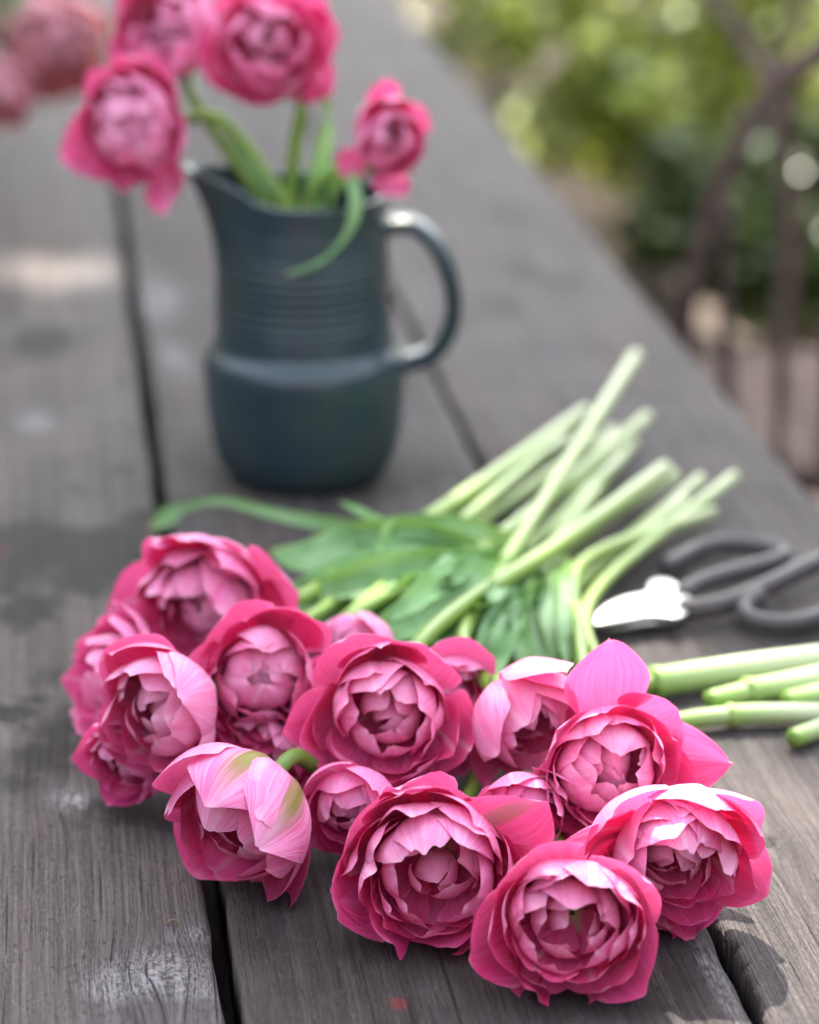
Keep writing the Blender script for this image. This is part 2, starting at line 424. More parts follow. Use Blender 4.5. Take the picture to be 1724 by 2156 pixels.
def plank(t0, t1, tone, seed, table, z_off=0.0, splinter=None):
    s = np.concatenate([np.arange(S0, 0.82, 0.03), np.arange(0.82, 1.75, 0.0055), np.arange(1.75, S1, 0.025)])
    w = t1 - t0
    nt = int(w / 0.0038)
    inner = np.linspace(0.005, w - 0.005, nt)
    cols = np.concatenate([[0.0, 0.0, 0.0006, 0.0022], inner, [w - 0.0022, w - 0.0006, w, w]])
    zc = np.concatenate([[-0.045, -0.0045, -0.0022, -0.0007], np.zeros(nt), [-0.0007, -0.0022, -0.0045, -0.045]])
    SS, CC = np.meshgrid(s, cols, indexing='ij'); ZZ = np.broadcast_to(zc, SS.shape).copy()
    eL = waves(s, seed, (9, 23, 61, 140), 0.0009); eR = waves(s, seed + 1, (8, 27, 70, 160), 0.0009)
    if splinter == 'R':
        eR = eR - 0.004 * np.clip(np.sin(s * 31) * np.sin(s * 13 + 1), 0, 1) * (s < 1.2)
    if splinter == 'L':
        m = np.exp(-((s - st(1530, 2010)[0]) / 0.030) ** 2); eL = eL + 0.006 * m * (0.6 + 0.4 * np.sin(s * 420))
    fr = CC / w
    TT = t0 + CC + (1 - fr) * eL[:, None] + fr * eR[:, None]
    bowl = -0.0012 * (2 * fr - 1) ** 2 + 0.0005 * np.sin(SS * 3.1 + seed)
    ZZ = ZZ + bowl + z_off
    knot = np.zeros_like(SS); GX = TT.copy(); GS = SS.copy()
    for cs, ct, r, a in KN2:
        if not (t0 - 0.01 < ct < t1 + 0.01): continue
        ds, dt = (SS - cs) / (r * 1.7), (TT - ct) / r
        q = np.exp(-(ds ** 2 + dt ** 2) * 0.5)
        GX = GX - (TT - ct) * q * 0.85 * a + r * 0.35 * q * np.exp(-dt ** 2) * a
        GS = GS + (SS - cs) * q * 2.0 * a
        knot = np.maximum(knot, q * a)
        ZZ = ZZ + np.where(ZZ > -0.02, 0.0012 * q * a * np.sin(14 * np.hypot(ds, dt)), 0)
    GX = GX + 0.003 * np.sin(SS * 2.3 + seed) + 0.0007 * np.sin(SS * 7.1 + seed * 2 + TT * 18)
    w1, w2 = wobble(SS, TT, 38.0), wobble(SS + 9, TT, 60.0)
    stn = field(ST2, SS + .022 * w1, TT + .016 * w2); pal = field(PL2, SS, TT); red = field(RD2, SS, TT)
    # worn, lumpy relief where the bare patch is
    rp = np.array([mnoise.noise(Vector((a * 120, b * 260, seed))) for a, b in zip(SS.ravel(), TT.ravel())]).reshape(SS.shape) if True else 0
    ZZ = ZZ + np.where(ZZ > -0.02, rp * (0.00022 + 0.0014 * pal * (SS < 1.3)), 0)
    V = np.array(BS)[None, None] * SS[..., None] + np.array(BT)[None, None] * TT[..., None]
    V[..., 2] = T + ZZ
    nr, nc = SS.shape
    F = [(a, d, c, b_) for a, b_, c, d in grid_faces(nr, nc, True)]
    F = [f[::-1] for f in F]
    F.append(tuple(range(nc))); F.append(tuple((nr - 1) * nc + j for j in range(nc))[::-1])
    at = dict(gx=GX.ravel(), gs=GS.ravel(), tone=np.full(SS.size, tone), stain=stn.ravel(), pale=pal.ravel(), red=red.ravel(), knot=knot.ravel())
    return mesh_obj('plank', V.reshape(-1, 3), F, M_WOOD, table, attrs=at)

tc = BS * ((S0 + S1) / 2) + BT * ((g1 + g2) / 2)
table = empty('wooden_table', (tc.x, tc.y, 0))
tag(table, 'long weathered grey plank table with open gaps between its boards', 'table')
plank(g1 - 0.245 - W1 / 2, g1 - W1 / 2, 0.78, 11, table)
plank(g1 + W1 / 2, g2 - W2 / 2, 0.28, 23, table, -0.0006, 'R')
plank(g2 + W2 / 2, ge, 0.58, 37, table, -0.0012, 'L')
plank(g1 - 0.50 - W1, g1 - 0.255 - W1 / 2, 0.6, 51, table)

def box_at(name, c, hx, hy, hz, parent, mat, bev=0.004):
    """bevelled bar along the board axes"""
    V = []
    xs = []
    for sx in (-1, 1):
        ring = []
        for (a, b_) in ((-1, -1), (1, -1), (1, 1), (-1, 1)):
            for k in (0, 1):
                first = (k == 0)
                # chamfered corner: two points each
                if (a, b_) in ((-1, -1), (1, 1)): da, db = (bev, 0) if not first else (0, bev)
                else: da, db = (0, bev) if not first else (bev, 0)
                ring.append((a * (hy - da), b_ * (hz - db)))
        for y, z in ring:
            p = Vector(c) + BT * (sx * hx) + BS * y; V.append((p.x, p.y, p.z + z))
    F = [(i, (i + 1) % 8, 8 + (i + 1) % 8, 8 + i) for i in range(8)] + [tuple(range(8))[::-1], tuple(range(8, 16))]
    v = np.array(V); n = len(v)
    at = dict(gx=v[:, 1] + v[:, 2], gs=v[:, 0], tone=np.full(n, .3), stain=np.zeros(n), pale=np.zeros(n), red=np.zeros(n), knot=np.zeros(n))
    return mesh_obj(name, V, F, mat, parent, smooth=False, attrs=at)

for gg in (g1, g2):  # dark bars added below the plank gaps so no lit ground shows
    n_ = 60; ss_ = np.linspace(S0 + .05, S1 - .05, n_); V = []
    for q in ss_:
        for dt, dz in ((-.045, -.16), (.045, -.16), (.045, -.0462), (-.045, -.0462)):
            p = BS * q + BT * (gg + dt); V.append((p.x, p.y, T + dz - .0025))
    v_ = np.array(V); k_ = len(v_)
    mesh_obj('gap_blocker', V, grid_faces(n_, 4, True) + [(3, 2, 1, 0), tuple((n_ - 1) * 4 + j for j in range(4))], M_WOOD, table, smooth=False,
             attrs=dict(gx=v_[:, 0], gs=v_[:, 1], tone=np.full(k_, .1), stain=np.zeros(k_), pale=np.zeros(k_), red=np.zeros(k_), knot=np.zeros(k_)))
mid_t = (g1 - 0.5 + ge) / 2; half = (ge - g1 + 0.5) / 2 - 0.04
for s_ in (0.75, 2.75, 4.85):
    c = BS * s_ + BT * mid_t
    box_at('batten', (c.x, c.y, T - 0.166 - 0.035), half, 0.045, 0.034, table, M_WOOD)
for s_ in (0.62, 4.98):
    for tt in (g1 - 0.40, ge - 0.12):
        c = BS * s_ + BT * tt
        box_at('leg', (c.x, c.y, (T - 0.20) / 2 - 0.01), 0.04, 0.04, (T - 0.20) / 2, table, M_WOOD)

# ------------------------------------------------------------------ petals and flower heads
def sines(x, rs, ks):
    o = np.zeros_like(x)
    for k in ks: o += np.sin(k * x + rs.rand() * 6.283) * (0.5 + rs.rand())
    return o / len(ks)

def petal_mesh(rs, L, psi0, psi1, W, rho, az, r0, z0, ruffle=0.001, point=0.0, curl=0.0, twist=0.0, sweep=0.0, crease=0.0004, blunt=0.42, rag=0.03, bend=1.0, nu=17, nv=19):
    q = 1 - (1 - np.linspace(0, 1, nv)) ** 1.25
    u = np.linspace(-1, 1, nu)
    U, Q = np.meshgrid(u, q)
    tipv = 1 - (0.15 * U ** 2 + 0.17 * np.abs(U) ** 5) * (1 - point) + rag * sines(U, rs, (3.1, 6.3, 11.0)) - rag * 1.2 * np.exp(-((U - rs.uniform(-.7, .7)) / .12) ** 2) * rs.rand()
    V = Q * tipv
    # profile
    n = 200; vv = np.linspace(0, 1.15, n)
    psi = psi0 + (psi1 - psi0) * np.clip(vv, 0, 1.1) ** bend + curl * np.clip(vv - 0.72, 0, 1) ** 2 * 12
    dv = vv[1] - vv[0]
    rc = r0 + np.concatenate([[0], np.cumsum(np.cos(psi)[:-1])]) * dv * L
    zc = z0 + np.concatenate([[0], np.cumsum(np.sin(psi)[:-1])]) * dv * L
    RC, ZC, PS = np.interp(V, vv, rc), np.interp(V, vv, zc), np.interp(V, vv, psi)
    x = np.clip((V - 0.60) / 0.40, 0, 1)
    grow = np.clip(V / 0.60, 0, 1); grow = grow * grow * (3 - 2 * grow)
    tail = (1 - (1 - blunt * (1 - point)) * x ** (2.3 - 0.7 * point)) ** (1 if point == 0 else 1.0)
    wd = W * (0.26 + 0.74 * grow) * np.clip(tail, 0.02, 1) * (1 + 0.05 * sines(V * 9, rs, (1.0, 2.2)))
    AL = U * wd / rho
    a_t = np.sin(AL) * rho; a_n = (1 - np.cos(AL)) * rho
    tw = twist * V
    b_t = a_t * np.cos(tw) - a_n * np.sin(tw); b_n = a_t * np.sin(tw) + a_n * np.cos(tw)
    ph = rs.rand(4) * 6.28
    side = np.where(U > 0, ph[0], ph[1])
    d = ruffle * (U ** 2 * (0.25 + 0.75 * V) * (np.sin(9 * V + side) + 0.35 * np.sin(19 * V + side * 2.3)) * np.clip(np.abs(U) * 1.6, 0, 1)
                  + V ** 4 * (np.sin(3.6 * U + ph[2]) + 0.45 * np.sin(8.3 * U + ph[3])))
    d += 0.0011 * (L / 0.055) * (sines(U * 2.0 + V * 1.3, rs, (1.0, 1.9)) + sines(V * 4.0 - U, rs, (1.0, 1.7))) * V
    d -= crease * np.exp(-(U / 0.14) ** 2) * np.sin(np.clip(V, 0, 1) * 3.14)
    b_n = b_n + d
    azv = az + sweep * V
    er = np.stack([np.cos(azv), np.sin(azv), np.zeros_like(azv)], -1)
    et = np.stack([-np.sin(azv), np.cos(azv), np.zeros_like(azv)], -1)
    ez = np.array([0, 0, 1.0])
    P = er * RC[..., None] + ez * ZC[..., None] + et * b_t[..., None] + (-np.sin(PS)[..., None] * er + np.cos(PS)[..., None] * ez) * b_n[..., None]
    uv = np.stack([U * 0.5 + 0.5, np.clip(V, 0, 1)], -1).reshape(-1, 2)
    return P.reshape(-1, 3), uv, nv, nu

def flower_frame(axis, spin=0.0):
    z = Vector(axis).normalized()
    x = RGT - z * RGT.dot(z)
    if x.length < 0.25: x = UPV * -1 - z * (UPV * -1).dot(z)
    x.normalize(); y = z.cross(x)
    m = np.array([x, y, z]).T
    c, s = math.cos(spin), math.sin(spin)
    return m @ np.array([[c, -s, 0], [s, c, 0], [0, 0, 1]])

D = math.radians
# whorls: count, length, psi0, psi1, half width, cross radius, r0, z0, spread of psi1, ruffle
STYLES = {
    # open peony cup, its heart filled with scale-like inner petals that arch over the middle
    'cup': [(5, .063, 0, 90, .0280, .036, .0050, .000, 6, .0009), (5, .060, 4, 104, .0260, .032, .0045, .001, 8, .0011), (6, .057, 6, 120, .0230, .028, .0042, .002, 9, .0012),
            (6, .061, -2, 152, .0215, .026, .0038, .002, 11, .0011), (6, .057, 4, 168, .0185, .020, .0032, .003, 11, .0010), (5, .048, 12, 176, .0150, .0145, .0024, .004, 12, .0008), (3, .038, 24, 180, .0110, .0105, .0014, .005, 12, .0006)],
    # wide open, heart loose and ragged
    'open': [(5, .064, -2, 86, .0285, .037, .0050, .000, 8, .0013), (6, .060, 2, 100, .0255, .032, .0045, .001, 11, .0016), (6, .058, 4, 120, .0232, .027, .0042, .002, 15, .0017),
             (7, .059, 0, 146, .0210, .025, .0038, .002, 18, .0016), (6, .054, 6, 164, .0182, .019, .0032, .003, 19, .0013), (4, .045, 14, 174, .0145, .014, .0024, .004, 18, .0010), (3, .036, 28, 174, .0110, .010, .0014, .005, 18, .0007)],
    # tight globe seen mostly from outside
    'globe': [(4, .068, 0, 108, .0300, .034, .0045, .000, 5, .0006), (5, .067, 2, 126, .0275, .030, .0045, .001, 8, .0008), (6, .065, 2, 144, .0240, .026, .0040, .002, 10, .0010),
              (6, .060, 4, 160, .0205, .021, .0035, .002, 12, .0010), (5, .052, 10, 170, .0170, .016, .0027, .003, 12, .0009), (3, .041, 22, 176, .0125, .012, .0016, .004, 14, .0007)],
    # loose cup, heart half hidden
    'loose': [(5, .062, 0, 94, .0265, .033, .0050, .000, 13, .0013), (5, .059, 4, 110, .0242, .029, .0045, .001, 14, .0014), (6, .058, 4, 132, .0215, .025, .0042, .002, 15, .0015),
              (6, .056, 2, 152, .0190, .021, .0037, .002, 15, .0013), (5, .049, 8, 166, .0158, .016, .0028, .003, 15, .0010), (3, .039, 20, 172, .0118, .012, .0017, .004, 16, .0008)],
}
TILT = {'cup': 6, 'open': 10, 'globe': 5, 'loose': 10}

def flower_head(parent, base, axis, size, style, seed, tone=0.25, pale=0.15, streak=0.0, spin=0.0, special=(), mat=None, stretch=1.0, drop=(), lod=1.0, heart=1.0):
    rs = np.random.RandomState(seed)
    Mx = flower_frame(axis, 0.0)
    k = size / 0.075
    base = np.array(base)
    whorls = STYLES[style]
    az0 = spin
    for wi, (n, L, p0, p1, W, rho, r0, z0, sp, rf) in enumerate(whorls):
        az0 += 0.6 + rs.rand() * 0.5
        for i in range(n):
            az = az0 + 2 * math.pi * (i + rs.uniform(-.16, .16)) / n
            if wi == 0 and any(abs((az - a + math.pi) % (2 * math.pi) - math.pi) < 0.45 for a in drop): continue
            sc_l = rs.uniform(.93, 1.07) if wi < 3 else rs.uniform(.86, 1.08)
            psi1 = p1 + rs.uniform(-sp, sp) + (i % 2) * 3
            if wi >= 3: psi1 = p0 + (psi1 - p0) * heart
            P, uv, nv, nu = petal_mesh(rs, L * sc_l, D(p0 + rs.uniform(-4, 4)), D(psi1), W * rs.uniform(.88, 1.12), rho * rs.uniform(.85, 1.25), az, r0, z0 + rs.uniform(-.001, .001),
                                       ruffle=rf * rs.uniform(.6, 1.35), curl=rs.uniform(-.35, .12) * (1 if wi < 3 else .3), twist=rs.uniform(-.22, .22), sweep=rs.uniform(-.12, .12),
                                       point=max(0, rs.uniform(-.6, .45)) if wi else 0.0, blunt=rs.uniform(.36, .52), rag=rs.uniform(.010, .030) if wi < 3 else rs.uniform(.006, .022), bend=rs.uniform(.85, 1.2) if wi < 3 else rs.uniform(1.0, 1.3),
                                       nu=int(21 * lod), nv=int(27 * lod))
            if wi >= 1:      # petals do not sit perfectly round the axis
                ta = D(rs.normal() * TILT[style] * min(1.0, .4 + .2 * wi)); td = rs.rand() * 6.283
                P = P @ np.array(Matrix.Rotation(ta, 3, Vector((math.cos(td), math.sin(td), 0)))).T
            P = P * k; P[:, 2] *= stretch
            Wd = P @ Mx.T + base
            F = grid_faces(nv, nu)
            stk = streak * (rs.rand() < 0.7) * rs.uniform(.5, 1.0) if wi == 0 else 0.0
            mesh_obj('petal', Wd, F, mat or M_PETAL, parent, uv=uv,
                     color=(stk, min(1, max(0, tone + rs.uniform(-.12, .12))), min(1, max(0, pale + rs.uniform(-.15, .2) + (0.40 if wi >= 3 else 0.05))), 1))
    for spc in special:
        d = dict(az=0, L=.066, psi0=0, psi1=70, W=.025, rho=.035, r0=.0055, z0=-.0005, ruffle=.0006, point=.5, blunt=.3, curl=0.0, twist=0.0, streak=0.0, tone=tone, pale=pale, rag=.012, bend=1.0, crease=.0008)
        d.update(spc)
        P, uv, nv, nu = petal_mesh(rs, d['L'], D(d['psi0']), D(d['psi1']), d['W'], d['rho'], D(d['az']), d['r0'], d['z0'], ruffle=d['ruffle'], point=d['point'], blunt=d['blunt'],
                                   curl=d['curl'], twist=d['twist'], rag=d['rag'], bend=d['bend'], crease=d['crease'])
        P = P * k; Wd = P @ Mx.T + base
        mesh_obj('petal', Wd, grid_faces(nv, nu), mat or M_PETAL, parent, uv=uv, color=(d['streak'], d['tone'], d['pale'], 1))

def stem(parent, pts, r0=0.0036, r1=0.0044, n=34, mat=None):
    V, F, UV = tube_data(pts, lambda t: r0 + (r1 - r0) * t, n=n, m=10)
    return mesh_obj('stem', V, F, mat or M_STEM, parent, uv=UV)

def leaf(parent, pts, width, roll=0.0, fold=0.5, seed=0, n=30, wob=0.15, tip=0.0, profile=None, twist=0.0):
    """pts base to tip; width (m) at the broadest place"""
    rs = np.random.RandomState(seed)
    C = spline(pts, n); Tn, side, nrm = frames(C)
    v = np.linspace(0, 1, n)
    w = width * 0.5 * np.interp(v, [0, .12, .35, .6, .82, .94, 1], profile or [.45, .62, .95, 1.0, .68, .28, .02])
    m = 9; u = np.linspace(-1, 1, m)
    rl = roll + twist * v + wob * np.sin(v * 5 + rs.rand() * 6)
    V = []; UV = []
    L = np.sum(np.linalg.norm(np.diff(C, axis=0), axis=1))
    for i in range(n):
        s = side[i] * math.cos(rl[i]) + nrm[i] * math.sin(rl[i]); nn = -side[i] * math.sin(rl[i]) + nrm[i] * math.cos(rl[i])
        f = fold * (1.2 - 0.7 * v[i])
        for a in u:
            ang = abs(a) * f
            off = s * (a * w[i] * math.cos(ang * 0.8)) + nn * (abs(a) ** 1.5 * w[i] * math.sin(ang))
            off = off + nn * (0.05 * width * a * a * math.sin(v[i] * 9 + (1.5 if a > 0 else 0)))
            V.append(C[i] + off); UV.append((a * .5 + .5, v[i]))
    return mesh_obj('leaf', np.array(V), grid_faces(n, m), M_LEAF, parent, uv=UV)

# ------------------------------------------------------------------ the bunch of tulips
def tulip(label, x, y, h, dpx, axis, style, seed, via, end, group='pink tulips lying in a bunch', rstem=0.0037, leaves=(), lead=0.03, **kw):
    c = pt(x, y, h); size = dpx * mpp(c)
    ax = camvec(*axis)
    hgt = 0.036 * size / 0.08
    base = c - ax * hgt
    o = empty('tulip', (c.x, c.y, T))
    tag(o, label, 'tulip', group)
    flower_head(o, base, ax, size, style, seed, **kw)
    if end is not None:
        p0 = base + ax * 0.002
        pts = [p0, base - ax * lead] + [pt(*q) for q in via] + [pt(*end)]
        stem(o, pts, rstem * 0.92, rstem * 1.18)
    for i, lf in enumerate(leaves):
        leaf(o, [pt(*q) for q in lf[0]], seed=seed * 7 + i, **lf[1])
    return o

BUNCH = []
def add(*a, **k): BUNCH.append(tulip(*a, **k))

add('broad wide-open pink tulip on the dark plank, its side petal flamed green', 915, 1843, .037, 345, (-.08, -.16, 1), 'open', 101,
    [(1015, 1615, .026), (1060, 1430, .022), (1120, 1230, .022)], (1290, 905, .012), tone=.24, pale=.12, lead=.02, heart=.88,
    special=[dict(az=100, psi0=4, psi1=150, L=.066, W=.021, rho=.024, r0=.004, z0=.003, tone=.35, pale=.35, point=0, blunt=.5, ruffle=.0014, rag=.04), dict(az=52, psi0=4, psi1=132, L=.064, W=.022, rho=.022, r0=.004, z0=.003, tone=.05, pale=.05, point=.1, blunt=.5, ruffle=.001), dict(az=215, psi0=6, psi1=128, L=.056, W=.017, rho=.02, r0=.004, z0=.003, tone=.2, pale=.15, point=.1), dict(az=38, psi0=8, psi1=66, L=.072, W=.024, streak=.9, point=.35, twist=.5, tone=.0, pale=.0), dict(az=200, psi0=4, psi1=88, L=.066, W=.027, point=.1), dict(az=150, psi0=2, psi1=92, L=.064, W=.026, point=.1, pale=.35)], drop=(D(40),))
add('deep pink tulip with cupped rolled heart, standing lowest on the dark middle plank', 1207, 1953, .035, 318, (-.03, -.10, 1), 'cup', 127,
    [(1150, 1620, .024), (1160, 1440, .020), (1200, 1250, .02)], (1475, 1008, .008), tone=.10, pale=.08, lead=.02, heart=.84,
    special=[dict(az=70, psi0=0, psi1=128, L=.064, W=.023, rho=.026, r0=.004, z0=.003, tone=.1, pale=.25, point=0, blunt=.5), dict(az=-40, psi0=6, psi1=150, L=.056, W=.019, rho=.02, r0=.004, z0=.004, tone=.2, pale=.2, point=.1), dict(az=195, psi0=0, psi1=78, L=.068, W=.028, point=.05, tone=.05, pale=0.0)])
add('ruffled sunlit pink tulip resting across the seam by the splintered board', 1428, 1828, .037, 318, (.20, -.42, .88), 'open', 143,
    [(1330, 1560, .024), (1270, 1420, .02), (1250, 1250, .018)], (1545, 1003, .018), tone=.22, pale=.20, lead=.02, heart=.86,
    special=[dict(az=95, psi0=2, psi1=140, L=.066, W=.024, rho=.028, r0=.004, z0=.002, tone=.0, pale=.05, point=0, blunt=.55, ruffle=.0016, rag=.04), dict(az=60, psi0=4, psi1=148, L=.058, W=.017, rho=.02, r0=.004, z0=.004, tone=.1, pale=.4, point=.2), dict(az=-70, psi0=4, psi1=120, L=.058, W=.019, rho=.022, r0=.004, z0=.003, tone=.3, pale=.25, point=0, blunt=.5), dict(az=160, psi0=10, psi1=52, L=.070, W=.022, point=.1, twist=-.5, tone=.1), dict(az=70, psi0=0, psi1=104, L=.068, W=.028, point=.3, tone=.0, pale=.2), dict(az=25, psi0=0, psi1=100, L=.068, W=.024, point=.5, tone=.0, pale=.25)])
add('pink tulip on its side over the wide gap, smooth guard petal with a green stripe', 486, 1742, .038, 330, (-.52, -.56, .62), 'globe', 163,
    [(690, 1612, .032), (850, 1520, .03), (1000, 1360, .03), (1110, 1220, .03)], (1330, 930, .010), tone=.30, pale=.14, lead=.02, rstem=.0042, streak=1.0,
    special=[dict(az=40, psi0=6, psi1=112, L=.076, W=.031, rho=.036, r0=.0062, z0=-.0015, point=.3, streak=1.0, tone=.15), dict(az=-52, psi0=2, psi1=90, L=.072, W=.026, rho=.03, point=.0, tone=.4, pale=.25), dict(az=85, psi0=6, psi1=116, L=.076, W=.029, rho=.036, r0=.0062, z0=-.0015, point=.2, streak=1.0, tone=.1, pale=.05)])
add('pink tulip with one upright pointed petal and one flung out sideways over the table', 1292, 1618, .058, 276, (.10, -.06, 1), 'cup', 181,
    [(1240, 1480, .042), (1220, 1330, .035), (1230, 1180, .03)], (1500, 1078, .012), tone=.08, pale=.16, lead=.022, heart=1.03,
    special=[dict(az=115, psi0=2, psi1=128, L=.060, W=.017, rho=.02, r0=.004, z0=.003, tone=.0, pale=.55, point=0, blunt=.5), dict(az=-10, psi0=4, psi1=158, L=.060, W=.021, rho=.022, r0=.004, z0=.004, tone=.15, pale=.5, point=.1), dict(az=92, psi0=4, psi1=52, L=.080, W=.0265, rho=.050, point=.8, tone=.0, pale=.12, ruffle=.0002), dict(az=2, psi0=4, psi1=58, L=.076, W=.0235, rho=.04, point=.9, tone=.0, pale=.35, ruffle=.0002), dict(az=215, psi0=0, psi1=88, L=.066, W=.027, tone=.2)], drop=(D(88), D(6)))
add('pink tulip in the middle of the heap showing its ragged layered heart', 815, 1512, .066, 292, (.02, -.10, 1), 'cup', 199,
    [(872, 1368, .062), (960, 1285, .058), (1080, 1208, .052), (1200, 1130, .04)], (1400, 985, .030), tone=.14, pale=.20, lead=.022, rstem=.0046, heart=.92,
    special=[dict(az=100, psi0=2, psi1=146, L=.062, W=.019, rho=.022, r0=.004, z0=.003, tone=.1, pale=.45, point=0, blunt=.5, ruffle=.0013, rag=.04), dict(az=25, psi0=4, psi1=140, L=.060, W=.018, rho=.02, r0=.004, z0=.003, tone=.1, pale=.3, point=.1), dict(az=184, psi0=4, psi1=76, L=.070, W=.018, point=.6, tone=.0, pale=.25, rho=.03), dict(az=255, psi0=4, psi1=78, L=.070, W=.022, point=.5, tone=.2, pale=.3), dict(az=95, psi0=4, psi1=100, L=.066, W=.027, tone=.0, pale=.2, streak=.25)])
add('rounded pink tulip with tightly packed rosette, between the side-lying and middle blooms', 556, 1432, .066, 262, (.05, -.14, 1), 'cup', 211,
    [(690, 1330, .045), (800, 1240, .045), (970, 1100, .04)], (1216, 890, .014), tone=.16, pale=.18, lead=.02, heart=1.05,
    special=[dict(az=60, psi0=4, psi1=92, L=.070, W=.024, tone=.0, pale=.15, streak=.2), dict(az=185, psi0=0, psi1=80, L=.066, W=.028, tone=.12)])
add('palest pink tulip with broad smooth petals, lying on top of a dark shaded one', 322, 1498, .066, 266, (-.55, -.18, .80), 'globe', 229,
    [(480, 1400, .042), (700, 1270, .036), (900, 1110, .034)], (1190, 925, .020), tone=.30, pale=.62, lead=.02,
    special=[dict(az=28, psi0=4, psi1=112, L=.074, W=.031, rho=.036, point=.1, tone=.12, pale=.42), dict(az=120, psi0=4, psi1=102, L=.068, W=.027, tone=.1, pale=.4)])
add('crimson-hearted pink tulip at the back of the heap with one pale petal standing off it', 410, 1290, .058, 280, (-.36, -.36, .86), 'open', 241,
    [(600, 1270, .04), (760, 1180, .042), (950, 1060, .04)], (1232, 866, .016), tone=.24, pale=.10, lead=.02, rstem=.0046,
    special=[dict(az=24, psi0=2, psi1=62, L=.078, W=.026, rho=.05, point=.15, blunt=.6, tone=.05, pale=.28), dict(az=88, psi0=4, psi1=92, L=.074, W=.028, tone=.0, pale=.05), dict(az=58, psi0=4, psi1=96, L=.070, W=.024, tone=.05, pale=.1)])
add('soft mauve-pink tulip turned away, half hidden behind the palest bloom', 216, 1415, .040, 228, (-.80, .20, .45), 'open', 257,
    [(400, 1340, .02), (640, 1250, .02), (890, 1115, .022)], (1172, 950, .012), tone=.75, pale=.40, lead=.02)
add('dark shaded tulip squashed beneath the palest bloom', 258, 1610, .028, 190, (-.40, -.42, .75), 'loose', 269,
    [(430, 1500, .016), (640, 1340, .016), (920, 1160, .020)], (1262, 925, .016), tone=.55, pale=.08, lead=.015)
add('small pink tulip peeping out beside the leaves behind the rosette bloom', 738, 1368, .046, 156, (-.30, -.52, .80), 'globe', 281,
    [(735, 1302, .046), (800, 1262, .046), (890, 1216, .044), (1040, 1140, .036)], (1362, 878, .014), tone=.50, pale=.25, lead=.012, rstem=.0042,
    special=[dict(az=40, psi0=4, psi1=100, L=.090, W=.036, rho=.04, tone=.3, pale=.35)])
add('pink tulip tucked close behind the ragged-heart bloom in the middle', 950, 1492, .048, 250, (.34, -.26, .80), 'loose', 293,
    [(960, 1370, .04), (1000, 1300, .035), (1090, 1200, .03)], (1420, 1000, .022), tone=.22, pale=.24, lead=.015)
add('crumpled shaded tulip pressed under the rosette bloom', 545, 1590, .028, 232, (-.10, .05, .95), 'loose', 307,
    [(720, 1480, .016), (860, 1400, .016), (1000, 1260, .018)], (1310, 962, .022), tone=.62, pale=.12, lead=.015, streak=.8)
add('half-shaded tulip wedged between the side-lying bloom and the broad open one', 735, 1716, .031, 200, (-.22, -.42, .85), 'globe', 317,
    [(880, 1600, .016), (960, 1450, .016), (1060, 1270, .018)], (1380, 1012, .012), tone=.50, pale=.10, lead=.015)
add('pink tulip seen from the outside, nodding away on a curved green stem', 1112, 1518, .060, 232, (.48, -.62, .55), 'globe', 331,
    [(1048, 1462, .066), (978, 1372, .058), (984, 1310, .05), (1030, 1235, .045), (1110, 1110, .045)], (1338, 748, .036), tone=.20, pale=.34, lead=.006, rstem=.0042, stretch=1.1,
    special=[dict(az=160, psi0=6, psi1=112, L=.076, W=.034, rho=.036, point=.35, tone=.28, pale=.35), dict(az=75, psi0=2, psi1=82, L=.082, W=.026, point=.5, tone=.0, pale=.4), dict(az=225, psi0=2, psi1=86, L=.074, W=.022, point=.6, tone=.05, pale=.35)])
add('small mauve tulip deep between the open bloom and the upright-petal one', 1112, 1728, .034, 215, (.08, -.25, .92), 'loose', 347,
    [(1110, 1560, .016), (1120, 1440, .016), (1160, 1280, .016)], (1440, 1052, .020), tone=.72, pale=.15, lead=.015, heart=1.05)

